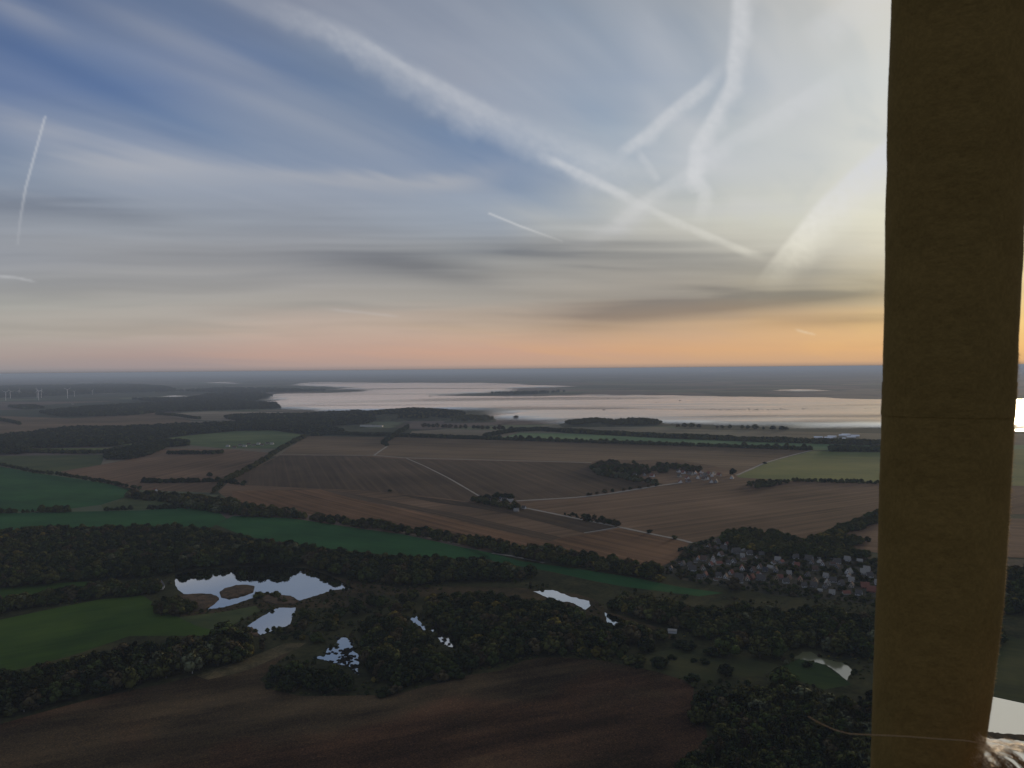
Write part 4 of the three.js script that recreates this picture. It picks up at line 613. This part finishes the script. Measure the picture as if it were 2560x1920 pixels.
function house(p, turn, { w = 8.5, l = 11.5, e = 3.1, h = 8.6, wall = 'white', roof = 'red', bare = false }, name, label, category, group) {
  const g = houseParts(w, l, e, h), o = thing(name, p, turn, label, category, group);
  mesh('wall', g.wall, WALL[wall], o); const rf = mesh('roof', g.roof, ROOF[roof], o);
  if (bare) return o;
  const c = mesh('chimney', g.chim, chimM, rf); c.position.set(0.9, h - 0.1, l * 0.2);
  for (const k of [1, -1]) { for (const [x, y] of [[-w * 0.24, 1.6], [w * 0.24, 1.6], [0, e + 1.5]]) { const q = mesh('window', g.win, paneM, o); q.position.set(x, y, k * (l / 2 + 0.02)); } }
  for (const k of [1, -1]) for (const z of [-l * 0.28, l * 0.28]) { const q = mesh('window', g.win, paneM, o); q.rotation.y = Math.PI / 2; q.position.set(k * (w / 2 + 0.02), 1.7, z); }
  const d = mesh('door', g.door, doorM, o); d.rotation.y = Math.PI / 2; d.position.set(w / 2 + 0.03, 1.06, 0);
  return o;
}
const V = (x, y) => [1650 + x / 4.022, 1320 + y / 4.022 + 2.2];
// [x, y in an enlargement of the village, wall, roof, size factor, gable towards the viewer?]
const VILLAGE = [
  [490, 195, 'white', 'brown', 0.9, 1], [575, 150, 'cream', 'grey', 1.35, 1], [670, 170, 'white', 'red', 0.9, 1], [640, 212, 'grey', 'grey', 1.3, 0], [840, 205, 'white', 'grey', 1.15, 1], [765, 245, 'grey', 'grey', 1.6, 0], [610, 272, 'white', 'brown', 1.15, 1], [535, 308, 'white', 'dark', 0.95, 1], [440, 320, 'grey', 'brown', 1.2, 0], [230, 368, 'grey', 'grey', 1, 1], [740, 340, 'white', 'dark', 1, 1], [690, 355, 'white', 'grey', 0.8, 0], [325, 420, 'white', 'grey', 1.3, 0], [435, 412, 'cream', 'brown', 1.1, 1], [825, 412, 'white', 'red', 1.05, 1], [935, 432, 'grey', 'brown', 1.1, 1], [1002, 398, 'white', 'brown', 0.95, 1], [1165, 432, 'grey', 'grey', 1.05, 1],
  [455, 478, 'grey', 'red', 1, 1], [590, 486, 'white', 'grey', 1, 0], [660, 496, 'white', 'brown', 0.95, 1], [800, 506, 'grey', 'grey', 1.3, 0], [880, 518, 'cream', 'red', 1, 1], [925, 506, 'brick', 'red', 1.1, 1], [1015, 516, 'grey', 'grey', 1.4, 0], [1185, 326, 'grey', 'pale', 1.1, 0], [1365, 298, 'white', 'grey', 1, 0], [1500, 318, 'grey', 'grey', 1.4, 0], [1635, 368, 'white', 'brown', 0.9, 1], [1525, 352, 'grey', 'brown', 1, 1], [1780, 348, 'white', 'grey', 1.3, 0], [1885, 322, 'white', 'pale', 1.1, 0], [1780, 398, 'grey', 'brown', 1, 1], [1900, 452, 'white', 'pale', 1.3, 1], [1485, 478, 'grey', 'grey', 0.9, 1], [1670, 490, 'white', 'pale', 0.9, 0], [2080, 424, 'white', 'pale', 1.1, 0], [2060, 458, 'grey', 'pale', 1.5, 0], [2110, 486, 'white', 'grey', 1, 0],
  [1175, 514, 'ochre', 'brown', 0.95, 1], [1298, 510, 'ochre', 'brown', 0.95, 1], [1412, 526, 'ochre', 'red', 0.95, 1], [1560, 552, 'ochre', 'brown', 1.2, 1], [1685, 566, 'cream', 'pale', 1.2, 1], [1545, 585, 'grey', 'grey', 1, 0], [1265, 545, 'white', 'grey', 1, 0], [1740, 536, 'white', 'grey', 1.1, 0], [1820, 566, 'grey', 'grey', 1.1, 1], [1925, 585, 'cream', 'brown', 1, 1], [1925, 530, 'white', 'pale', 0.9, 0], [2060, 595, 'brick', 'red', 1.3, 0], [2130, 636, 'brick', 'red', 1.3, 0], [2000, 668, 'white', 'grey', 1, 0], [1730, 660, 'white', 'pale', 0.9, 0], [1610, 630, 'white', 'pale', 0.7, 0], [1660, 596, 'grey', 'grey', 0.9, 1], [1450, 586, 'white', 'grey', 0.8, 0], [1210, 506, 'grey', 'red', 0.9, 0], [1298, 462, 'white', 'pale', 0.8, 0], [110, 412, 'grey', 'brown', 0.85, 1], [205, 352, 'white', 'brown', 0.7, 0], [510, 372, 'white', 'red', 0.9, 1], [300, 376, 'white', 'grey', 0.8, 0], [715, 458, 'white', 'red', 0.9, 1], [765, 488, 'grey', 'brown', 0.8, 0], [560, 518, 'white', 'brown', 0.7, 0], [700, 524, 'cream', 'grey', 0.8, 1], [400, 502, 'grey', 'grey', 0.9, 0], [385, 312, 'white', 'red', 0.8, 1], [900, 260, 'white', 'grey', 1, 0], [830, 286, 'white', 'pale', 0.8, 0], [960, 200, 'grey', 'grey', 1, 0], [1030, 218, 'white', 'grey', 0.7, 0], [1165, 245, 'white', 'brown', 0.6, 1], [965, 295, 'white', 'brown', 0.7, 1], [360, 340, 'white', 'grey', 0.7, 0], [1720, 300, 'grey', 'grey', 0.8, 0], [1600, 295, 'white', 'pale', 0.7, 0], [1380, 380, 'brick', 'red', 0.9, 0], [1060, 430, 'grey', 'dark', 0.9, 0], [1560, 420, 'grey', 'brown', 1, 0], [2190, 560, 'white', 'pale', 1, 0], [2230, 450, 'white', 'red', 1, 1], [2260, 600, 'cream', 'red', 1, 0],  // houses caught by the low sun carry it as a warm wall colour
];
const rowsOf = [[0, 230, 'back row'], [230, 345, 'upper row'], [345, 440, 'middle row'], [440, 505, 'lower row'], [505, 555, 'front row'], [555, 900, 'gardens']];
VILLAGE.forEach((v, i) => v.id = i);
const houseSpots = [];
for (const [lo, hi, where] of rowsOf) VILLAGE.filter(v => v[1] >= lo && v[1] < hi).sort((a, b) => a[0] - b[0]).forEach((v, k) => {
  const [x, y, wall, roof, s, gable] = v, p = gp(...V(x, y)), face = Math.atan2(-p.x, -p.z), q = hash2(v.id, 5), turn = face + (gable ? (q - 0.5) * 0.9 - 0.25 : Math.PI / 2 + (q - 0.5) * 0.8), small = s < 0.75, rr = x => Math.round(x * 4) / 4;
  houseSpots.push(p);
  house(p, turn, { w: rr(6.2 * s), l: rr((gable ? 7.5 : 8) * s), e: small ? 2 : 2.5, h: rr(small ? 4 : 7.2 * Math.sqrt(s)), wall, roof, bare: small }, small ? 'shed' : 'house', `${wall === 'brick' ? 'brick-red' : wall} ${small ? 'shed' : 'house'} with ${roof} roof, ${ordinal[k]} from left in the village's ${where}`, small ? 'shed' : 'house', 'houses and sheds of the large village');
});
{ // garden sheds and outbuildings scattered between the houses
  const poly = [[1720, 1388], [1800, 1360], [1900, 1385], [2050, 1395], [2180, 1405], [2185, 1500], [2080, 1488], [1950, 1476], [1830, 1458], [1720, 1440]], r = mulberry(61), list = scatter(poly, 30, 62, p => houseSpots.every(h => Math.hypot(h.x - p.x, h.z - p.z) > 10)).filter(() => r() < 0.5).slice(0, 40).sort((a, b) => toPx(a)[0] - toPx(b)[0]);
  list.forEach((p, k) => { houseSpots.push(p); const wall = ['white', 'grey', 'cream'][k % 3], roof = ['pale', 'brown', 'red', 'grey'][k % 4]; house(p, r() * 6.28, { w: 5.5, l: 6.5 + (k % 3) * 1.5, e: 2.4, h: 5.2, wall, roof, bare: true }, 'outbuilding', `small ${wall} outbuilding with ${roof} roof between the village houses, ${ordinal[k]} outbuilding from left`, 'outbuilding', 'outbuildings between the village houses'); });
}
{ // garden trees between the village houses, drawn small
  const r = mulberry(4), trees = scatter([[1690, 1402], [1730, 1365], [1800, 1350], [1900, 1378], [2050, 1388], [2180, 1398], [2240, 1400], [2240, 1520], [2080, 1500], [1950, 1490], [1830, 1472], [1700, 1450], [1650, 1430]], 8.5, 44, p => houseSpots.every(h => { const dx = h.x - p.x, dz = h.z - p.z; return Math.hypot(dx, dz) > 9 && !(Math.abs(dx) < 7 && p.z > h.z && p.z - h.z < 18); })).map(p => ({ p, h: 3 + 4.2 * r(), kind: r() < 0.6 ? 'bush' : 'broad', shade: pick(r, [['olive', 0.35], ['green', 0.25], ['dark', 0.25], ['brown', 0.15]]), turn: r() * 6, v: r(), k: 0.7 + 0.5 * r(), w: 1 }));
  const g = new THREE.Group(); g.name = numbered('garden_trees'); tag(g, 'low garden trees and shrubs between the village houses', 'shrubs', null, 'stuff'); scene.add(g);
  for (const kind of ['bush', 'broad']) { const list = trees.filter(t => t.kind === kind), im = new THREE.InstancedMesh(CROWN[kind][1], white, list.length); im.name = 'foliage'; im.userData.kind = 'stuff'; list.forEach((t, i) => { im.setMatrixAt(i, tmp.compose(t.p, qq.setFromAxisAngle(up, t.turn), new THREE.Vector3(t.h, t.h, t.h))); const c = SHADES[t.shade]; im.setColorAt(i, col.setRGB(c[0] * t.k, c[1] * t.k, c[2] * t.k)); }); g.add(im); }
}
const HAMLET = (x, y) => [1440 + x / 5.027, 1120 + y / 5.027 + 1];
[[1290, 300], [1350, 318], [1425, 325], [1465, 335], [1500, 322], [1580, 312], [1620, 340], [1670, 330], [1710, 352], [1730, 330], [1560, 352], [1610, 398], [1640, 390], [1400, 388], [1410, 425], [1300, 360], [1310, 432], [1700, 430], [1760, 430], [1800, 345], [1960, 380], [1530, 380], [410, 262], [300, 290], [740, 355], [960, 358], [860, 345]].forEach(([x, y], i) => {
  const p = gp(...HAMLET(x, y)), face = Math.atan2(-p.x, -p.z), q = hash2(i, 8), wall = ['white', 'white', 'grey', 'cream'][i % 4], roof = ['grey', 'red', 'brown'][i % 3], far = x < 1000;
  house(p, face + (q - 0.5) * 1.6, { w: 9, l: 12, e: 3.25, h: 9, wall, roof, bare: true }, 'house', far ? `${wall} house among the trees left of the small village, number ${['one', 'two', 'three', 'four', 'five'][i - 22]} of the scattered ones`.replace(/, number .*/, ['', ' by the dark gap', ' at their left end', ' under the pale poplars', ' near the brown trees', ' in their middle'][i - 21] ?? '') : `${wall} house with ${roof} roof in the small village, ${ordinal[[1290, 1350, 1425, 1465, 1500, 1580, 1620, 1670, 1710, 1730, 1560, 1610, 1640, 1400, 1410, 1300, 1310, 1700, 1760, 1800, 1960, 1530].sort((a, b) => a - b).indexOf(x)]} from the left`, 'house', 'houses of the small village');
});
[[1238, 1246, 1.1, 'white', 'grey', 1.4, 'long pale barn at the back of the farmstead'], [1252, 1250, 0.9, 'white', 'dark', 0.5, 'white farmhouse in the middle of the farmstead'], [1262, 1252, 0.8, 'white', 'grey', 1.2, 'pale outbuilding behind the farmhouse'], [1245, 1257, 0.7, 'cream', 'pale', 0.2, 'small cream outbuilding at the front of the farmstead'], [1276, 1255, 0.9, 'white', 'pale', 1.5, 'long low building at the right end of the farmstead'], [1224, 1252, 0.8, 'white', 'brown', 0.4, 'white cottage at the left end of the farmstead'], [1310, 1272, 0.6, 'white', 'grey', 0.8, 'small white hut where the lower lane leaves the farmstead'], [1291, 1279, 0.7, 'grey', 'pale', 1.4, 'low grey shed below the farmstead']]
  .forEach(([x, y, s, wall, roof, t, label]) => house(gp(x, y), t, { w: 9 * s, l: 15 * s, e: 3, h: 7, wall, roof, bare: true }, 'farm_building', label, 'farm building', 'buildings of the farmstead'));
[[343, 1238, 'white', 'hut nearest the left end of the hamlet in the tree belt'], [388, 1228, 'white', 'white house at the top of the hamlet in the tree belt'], [403, 1240, 'cream', 'cream house in the middle of the hamlet'], [440, 1252, 'white', 'brightest white gabled house of the hamlet'], [448, 1250, 'white', 'white annex beside the brightest gabled house'], [460, 1262, 'grey', 'grey house at the lower end of the hamlet'], [515, 1262, 'cream', 'cream house alone in the tree belt right of the hamlet']]
  .forEach(([x, y, wall, label], i) => house(gp(x, y), i * 0.9, { w: 7.5, l: 10, e: 3, h: 7.5, wall, roof: ['grey', 'red', 'brown'][i % 3], bare: i % 2 === 1 }, 'house', label, 'house', 'houses of the hamlet in the tree belt'));
[570, 586, 600, 612, 622, 634, 646, 655, 668, 680].forEach((x, i) => house(gp(x, [1117, 1120, 1115, 1117, 1112, 1115, 1111, 1114, 1110, 1111][i]), 1.4 + (i % 3) * 0.4, { w: 10, l: 14, e: 3.5, h: 8, wall: ['white', 'grey', 'cream'][i % 3], roof: ['pale', 'brown', 'grey'][i % 3], bare: true }, 'house', `${['white', 'grey', 'cream'][i % 3]} house, ${ordinal[i]} from the left in the little settlement below the light green meadow`, 'house', 'houses of the settlement below the light green meadow'));
wood([[556, 1123], [600, 1114], [690, 1108], [690, 1114], [640, 1120], [570, 1128]], 12, 6, 11, [['dark', 0.6], ['olive', 0.4]], 21, '', { far: true, label: 'dark garden trees of the little settlement', name: 'garden_trees' });
// long sheds and glasshouses far off
const shedRoof = new THREE.MeshStandardMaterial({ color: new THREE.Color().setRGB(0.75, 0.77, 0.8), roughness: 0.22, metalness: 0.3 });
function hall(x, y, w, l, turn, label, glossy = true) {
  const o = thing('farm_hall', gp(x, y), turn, label, 'hall', 'long halls far off'), g = houseParts(w, l, 5, 8.5); mesh('wall', g.wall, WALL.white, o); mesh('roof', g.roof, glossy ? shedRoof : ROOF.pale, o);
}
[[2046, 1096, 'bright white hall at the left of the group beside the upright'], [2072, 1097, 'second bright hall from the left in the group beside the upright'], [2080, 1094, 'bright hall just behind the second one beside the upright'], [2108, 1091, 'bright hall at the back of the group beside the upright'], [2115, 1089, 'rearmost bright hall of the group beside the upright'], [2128, 1095, 'bright hall at the front right of the group beside the upright'], [2138, 1092, 'rightmost bright hall of the group beside the upright'], [2110, 1099, 'small bright shed below the group of halls']].forEach(([x, y, label], i) => hall(x, y, 12, i === 7 ? 12 : 34, 1.15, label));
[[915, 1066, 'left glasshouse of the three below the wooded slope'], [928, 1067, 'middle glasshouse of the three below the wooded slope'], [943, 1067, 'right glasshouse of the three below the wooded slope']].forEach(([x, y, label]) => hall(x, y, 26, 60, 1.45, label, false));
[[1290, 991, 'pale hall on the land tongue in the fog'], [1318, 991, 'second pale hall on the land tongue in the fog']].forEach(([x, y, label]) => hall(x, y, 60, 130, 1.5, label, false));
// the white gabled house by the lake, the white shed by the river
house(gp(401, 1472), 0.2, { w: 9, l: 12, e: 4, h: 11, wall: 'white', roof: 'dark' }, 'house', 'white gabled house half hidden by trees at the left shore of the lake', 'house');
house(gp(378, 1476), 1.2, { w: 5, l: 7, e: 2.5, h: 4.5, wall: 'white', roof: 'dark', bare: true }, 'shed', 'tiny white shed left of the white gabled lake house', 'shed');
house(gp(1681, 1582), 1.35, { w: 6, l: 9.5, e: 3, h: 4.5, wall: 'white', roof: 'pale', bare: true }, 'shed', 'bright white shed alone at the end of the narrow river', 'shed');
house(gp(1118, 1497), 0.5, { w: 4, l: 6, e: 3, h: 5, wall: 'white', roof: 'pale', bare: true }, 'shed', 'tiny white hut at the upper edge of the central wood', 'shed');
[[125, 1026], [162, 1028], [178, 1030], [195, 1024], [230, 1027], [245, 1028], [260, 1027], [300, 1026], [385, 1024], [182, 1011]].forEach(([x, y], i) => house(gp(x, y), i, { w: 14, l: 22, e: 5, h: 10, wall: ['white', 'grey'][i % 2], roof: ['pale', 'grey'][i % 2], bare: true }, 'house', `far ${['white', 'grey'][i % 2]} house, ${ordinal[[125, 162, 178, 182, 195, 230, 245, 260, 300, 385].indexOf(x)]} from the left in the bluish wooded village`, 'house', 'houses of the far bluish village'));

// ------------------------------------------------------------------ wind turbines
const turbM = new THREE.MeshStandardMaterial({ color: new THREE.Color().setRGB(0.75, 0.75, 0.75), roughness: 0.5 });
const towerG = new THREE.CylinderGeometry(1.6, 2.8, 92, 12).translate(0, 46, 0), nacG = new THREE.CapsuleGeometry(2.2, 8, 4, 8).rotateX(Math.PI / 2), hubG = new THREE.SphereGeometry(2, 10, 8);
const bladeG = (() => { const s = new THREE.Shape(); s.moveTo(-0.8, 0); s.lineTo(0.8, 0); s.quadraticCurveTo(2.6, 6, 1.9, 12); s.lineTo(0.35, 42); s.lineTo(-0.35, 42); s.lineTo(-0.9, 6); s.closePath(); return new THREE.ExtrudeGeometry(s, { depth: 0.7, bevelEnabled: true, bevelSize: 0.2, bevelThickness: 0.2, bevelSegments: 1 }).translate(0, 0, -0.35); })();
[[80, 450, 1, 'nearest the left edge'], [145, 420, 0.9, 'second from the left edge'], [265, 400, 0.85, 'standing alone left of the trio'], [514, 415, 0.95, 'left one of the close trio'], [534, 445, 1.1, 'foremost of the close trio'], [572, 412, 0.95, 'right one of the close trio'], [935, 420, 1.1, 'tall one standing alone right of the trio'], [1030, 396, 0.7, 'small one beside the tall lone one'], [1278, 368, 0.6, 'smallest and farthest right']].forEach(([x, y, s, where], i) => {
  const p = gp(x / 5.53, 920 + y / 5.53), o = thing('wind_turbine', p, Math.atan2(-p.x, -p.z) + (hash2(i, 1) - 0.5), `pale wind turbine before the dark ridge, ${where}`, 'wind turbine', 'wind turbines before the far ridge'); o.scale.setScalar(s);
  mesh('tower', towerG, turbM, o); const n = mesh('nacelle', nacG, turbM, o); n.position.set(0, 93, 0); const h = mesh('hub', hubG, turbM, n); h.position.set(0, 0, 6.5);
  for (let k = 0; k < 3; k++) { const b = mesh('blade', bladeG, turbM, o); b.position.set(0, 93, 6.8); b.rotation.z = k * 2.094 + hash2(i, 3) * 2; }
});

// ------------------------------------------------------------------ the padded upright of the basket
{
  const D = 0.66, L = [[-160, 2226], [0, 2220], [200, 2210], [300, 2208], [600, 2203], [900, 2197], [1000, 2196], [1060, 2194], [1400, 2185], [1700, 2178], [1920, 2173], [2100, 2169]], R = [[-160, 2596], [0, 2592], [300, 2583], [600, 2572], [870, 2559], [950, 2555], [1050, 2549], [1150, 2543], [1320, 2533], [1500, 2521], [1620, 2508], [1750, 2490], [1850, 2474], [1920, 2462], [2100, 2430]];
  const val = (t, y) => { for (let i = 1; i < t.length; i++) if (y <= t[i][0]) return lerp(t[i - 1][1], t[i][1], (y - t[i - 1][0]) / (t[i][0] - t[i - 1][0])); return t[t.length - 1][1]; };
  const suedeTex = tex(512, (u, v) => { const a = fbm(u * 8, v * 8, 5, 8, 8), g = hash2(u * 512 | 0, v * 512 | 0), b = fbm(u * 90, v * 90, 2, 90, 90); const k = 0.5 + (a - 0.5) * 0.12 + (g - 0.5) * 0.2 + (b - 0.5) * 0.16; return [k, k, k]; });
  const suede = new THREE.MeshPhysicalMaterial({ map: suedeTex, color: new THREE.Color().setRGB(0.42, 0.27, 0.085), roughness: 1, sheen: 0.15, sheenColor: new THREE.Color().setRGB(0.5, 0.38, 0.2), sheenRoughness: 0.6, bumpMap: suedeTex, bumpScale: 0.0003, specularIntensity: 0.12 });
  const depth = 0.095, flat = v => { const q = v.clone().sub(camera.position), m = D / Math.hypot(q.x, q.z); return q.multiplyScalar(m).add(camera.position); };
  // a padded sleeve: rounded oblong rings from y0 to y1, swollen by `swell`
  function sleeve(y0, y1, n, swell, wob) {
    const P = [], I = [], U = [], m = 56, e = 4.2;
    for (let i = 0; i <= n; i++) {
      const y = lerp(y0, y1, i / n), a = flat(at(val(L, y), y, D)), b = flat(at(val(R, y), y, D)), across = b.clone().sub(a), half = across.length() / 2 * 0.985 + swell; across.y = 0; across.normalize();
      const fwd = new THREE.Vector3(across.z, 0, -across.x), c = a.clone().add(b).multiplyScalar(0.5).addScaledVector(fwd, depth / 2);
      for (let j = 0; j <= m; j++) {
        const t = j / m * Math.PI * 2, ct = Math.cos(t), st = Math.sin(t), cx = Math.sign(ct) * Math.pow(Math.abs(ct), 2 / e), cz = Math.sign(st) * Math.pow(Math.abs(st), 2 / e), w = wob * (fbm(y / 130 + 3, j * 0.3, 3) - 0.5) + wob * 0.3 * (fbm(y / 14, j * 0.9 + 8, 2) - 0.5);
        const p = c.clone().addScaledVector(across, cx * (half + w * 0.6)).addScaledVector(fwd, -cz * (depth / 2 + swell + w)); P.push(p.x, p.y, p.z); U.push(j / m * 1.6, y / 600);
        if (i && j) { const q = i * (m + 1) + j; I.push(q - m - 2, q - 1, q - m - 1, q - m - 1, q - 1, q); }
      }
    }
    const g = new THREE.BufferGeometry(); g.setAttribute('position', new THREE.Float32BufferAttribute(P, 3)); g.setAttribute('uv', new THREE.Float32BufferAttribute(U, 2)); g.setIndex(I); g.computeVertexNormals(); return g;
  }
  const o = new THREE.Group(); o.name = 'padded_upright'; const base = at(2360, 2000, D + 0.04); o.position.copy(base); scene.add(o);
  tag(o, 'brown suede-padded upright pole of the balloon basket at the right edge', 'padded pole');
  const add = (name, g, m) => mesh(name, g.translate(-base.x, -base.y, -base.z), m, o);
  add('padded_cover', sleeve(-160, 2100, 190, 0, 0.002), suede);
  add('strap', sleeve(957, 1044, 16, 0.0005, 0.002), suede.clone());
  { // fine fibres standing off the right-hand edge, where the low sun catches them
    const r = mulberry(15), N = 1500, im = new THREE.InstancedMesh(new THREE.ConeGeometry(0.00016, 1, 3).translate(0, 0.5, 0), new THREE.MeshPhysicalMaterial({ color: new THREE.Color().setRGB(0.6, 0.45, 0.22), roughness: 1, transmission: 0.5, thickness: 0, side: THREE.DoubleSide }), N), m = new THREE.Matrix4(), q = new THREE.Quaternion(), up = new THREE.Vector3(0, 1, 0);
    for (let i = 0; i < N; i++) { const y = 880 + 1150 * r(), a = flat(at(val(L, y), y, D)), b = flat(at(val(R, y), y, D)), across = b.clone().sub(a).setY(0).normalize(), back = new THREE.Vector3(across.z, 0, -across.x), p = b.clone().addScaledVector(across, -0.0016).addScaledVector(back, 0.015 + 0.05 * r()).sub(base), dir = across.clone().add(new THREE.Vector3((r() - 0.5) * 0.9, (r() - 0.5) * 1.6, (r() - 0.5) * 0.9)).normalize(); q.setFromUnitVectors(up, dir); im.setMatrixAt(i, m.compose(p, q, new THREE.Vector3(1, 0.0022 + 0.002 * r() * r(), 1))); }
    im.name = 'fuzz'; im.userData.kind = 'stuff'; o.add(im);
  }
  // the edge of the sewn flap, a curved seam
  const mid = flat(at(2385, 700, D)).sub(camera.position).setY(0).normalize(), seam = [[2330, 520], [2352, 570], [2385, 650], [2410, 730], [2421, 790], [2424, 860], [2424, 950]].map(([x, y]) => { const q = ray(x, y), k = (D - 0.0004) / (q.x * mid.x + q.z * mid.z); return q.multiplyScalar(k).add(camera.position); });
  add('seam', new THREE.TubeGeometry(new THREE.CatmullRomCurve3(seam), 60, 0.0007, 8), suede.clone());
}

// ------------------------------------------------------------------ a person at the basket rim: only the tips of windblown hair reach into the picture
{
  const HEAD = at(2680, 2420, 0.5), o = new THREE.Group(); o.name = 'person'; o.position.copy(HEAD); scene.add(o);
  tag(o, 'person below the frame, only windblown golden hair tips showing at the lower right', 'person');
  const skin = new THREE.MeshPhysicalMaterial({ color: new THREE.Color().setRGB(0.42, 0.27, 0.2), roughness: 0.6 });
  const hairM = new THREE.MeshPhysicalMaterial({ color: new THREE.Color().setRGB(0.42, 0.25, 0.09), roughness: 0.4, transmission: 0.4, thickness: 0, side: THREE.DoubleSide });
  { // head, neck and shoulders in one surface
    const mc = new MarchingCubes(46, skin, false, false, 60000), S = 0.3, N = 46, B = [[0, 0, 0, 0.078, 0.1, 0.09], [0, -0.06, 0.03, 0.055, 0.055, 0.06], [0, -0.02, 0.1, 0.014, 0.024, 0.02], [0.078, -0.01, 0, 0.01, 0.025, 0.018], [-0.078, -0.01, 0, 0.01, 0.025, 0.018], [0, -0.15, -0.01, 0.05, 0.09, 0.05], [0, -0.25, -0.01, 0.19, 0.06, 0.085]];
    for (let k = 0; k < N; k++) for (let j = 0; j < N; j++) for (let i = 0; i < N; i++) {
      const x = (i / N * 2 - 1) * S, y = (j / N * 2 - 1) * S - 0.1, z = (k / N * 2 - 1) * S; let d = 0;
      for (const [cx, cy, cz, rx, ry, rz] of B) { const q = Math.hypot((x - cx) / rx, (y - cy) / ry, (z - cz) / rz) - 1, r = Math.min(rx, ry, rz); d += Math.exp(-q * r / 0.012); }
      mc.field[i + j * N + k * N * N] = Math.log(Math.max(d, 1e-12));
    }
    mc.isolation = 0; mc.update(); const n = mc.count, g = new THREE.BufferGeometry(); g.setAttribute('position', new THREE.Float32BufferAttribute(Array.from(mc.positionArray.subarray(0, n * 3), (v, i) => v * S - (i % 3 === 1 ? 0.1 : 0)), 3)); g.setAttribute('normal', new THREE.Float32BufferAttribute(Array.from(mc.normalArray.subarray(0, n * 3)), 3));
    const b = mesh('body', g, skin, o); b.rotation.y = 2.4;
  }
  const r = mulberry(21), locks = [];
  const strand = (pts, rad0) => { const c = new THREE.CatmullRomCurve3(pts), g = new THREE.TubeGeometry(c, 18, rad0, 5), p = g.attributes.position; for (let i = 0; i <= 18; i++) { const m = c.getPointAt(i / 18), s = 1 - 0.85 * Math.pow(i / 18, 1.5); for (let j = 0; j <= 5; j++) { const k = i * 6 + j; p.setXYZ(k, m.x + (p.getX(k) - m.x) * s, m.y + (p.getY(k) - m.y) * s, m.z + (p.getZ(k) - m.z) * s); } } g.computeVertexNormals(); return g; };
  const local = (x, y, d) => at(x, y, d).sub(HEAD);
  for (let i = 0; i < 420; i++) { // hair over the head
    const a = r() * 6.28, t = Math.pow(r(), 0.7) * 1.5, n = new THREE.Vector3(Math.sin(t) * Math.cos(a), Math.cos(t), Math.sin(t) * Math.sin(a)), p0 = n.clone().multiply(new THREE.Vector3(0.08, 0.102, 0.092)), side = new THREE.Vector3(-0.35, 0.1, 0.1);
    locks.push(strand([p0, p0.clone().multiplyScalar(1.1).addScaledVector(side, 0.05 * r()), p0.clone().multiplyScalar(1.14).add(new THREE.Vector3(-0.03 * r(), -0.05, 0)), p0.clone().multiplyScalar(1.12).add(new THREE.Vector3(-0.05 * r(), -0.12, 0))], 0.0016));
  }
  // the wisps in view: from the head up and to the left
  const W = [[2620, 1990, 2560, 1920, 2500, 1878, 2444, 1874], [2620, 1995, 2540, 1925, 2490, 1890, 2440, 1858], [2650, 1990, 2590, 1900, 2520, 1865, 2452, 1848], [2640, 2000, 2540, 1940, 2480, 1890, 2437, 1900], [2600, 2010, 2480, 1960, 2445, 1920, 2432, 1902], [2610, 2000, 2500, 1940, 2460, 1900, 2452, 1878], [2680, 1980, 2620, 1900, 2560, 1868, 2510, 1850], [2700, 1970, 2640, 1890, 2575, 1872, 2545, 1862], [2620, 2000, 2530, 1935, 2470, 1910, 2440, 1885], [2640, 1990, 2555, 1905, 2505, 1872, 2460, 1872], [2600, 2000, 2520, 1930, 2470, 1870, 2440, 1838], [2620, 2005, 2530, 1950, 2490, 1910, 2462, 1905]];
  for (const w of W) for (let k = 0; k < 16; k++) { const j = () => (r() - 0.5) * 16, d = 0.5 + (r() - 0.5) * 0.03; locks.push(strand([local(w[0] + j() * 3, w[1] + 60, d), local(w[2] + j(), w[3] + j(), d), local(w[4] + j(), w[5] + j(), d - 0.01), local(w[6] + j() * 1.4, w[7] + j() * 1.4, d - 0.015)], 0.00016 + 0.0003 * r())); }
  for (let i = 0; i < 130; i++) { const x = 2450 + 90 * r(), y = 1892 + (x - 2450) * 0.3 + 26 * r(), d = 0.51; locks.push(strand([local(x + 60, y + 130, d), local(x + 20, y + 50, d), local(x, y + 12, d), local(x - 22 * r(), y - 10 * r(), d)], 0.0005)); }
  mesh('hair', mergeGeometries(locks), hairM, o);
  const stray = strand([local(2020, 1791, 0.49), local(2070, 1818, 0.49), local(2120, 1834, 0.49), local(2180, 1837, 0.49), local(2330, 1846, 0.49), local(2480, 1870, 0.5), local(2600, 1990, 0.5)], 0.00042);
  mesh('stray_hair', stray, hairM, o);
}
renderer.render(scene, camera);
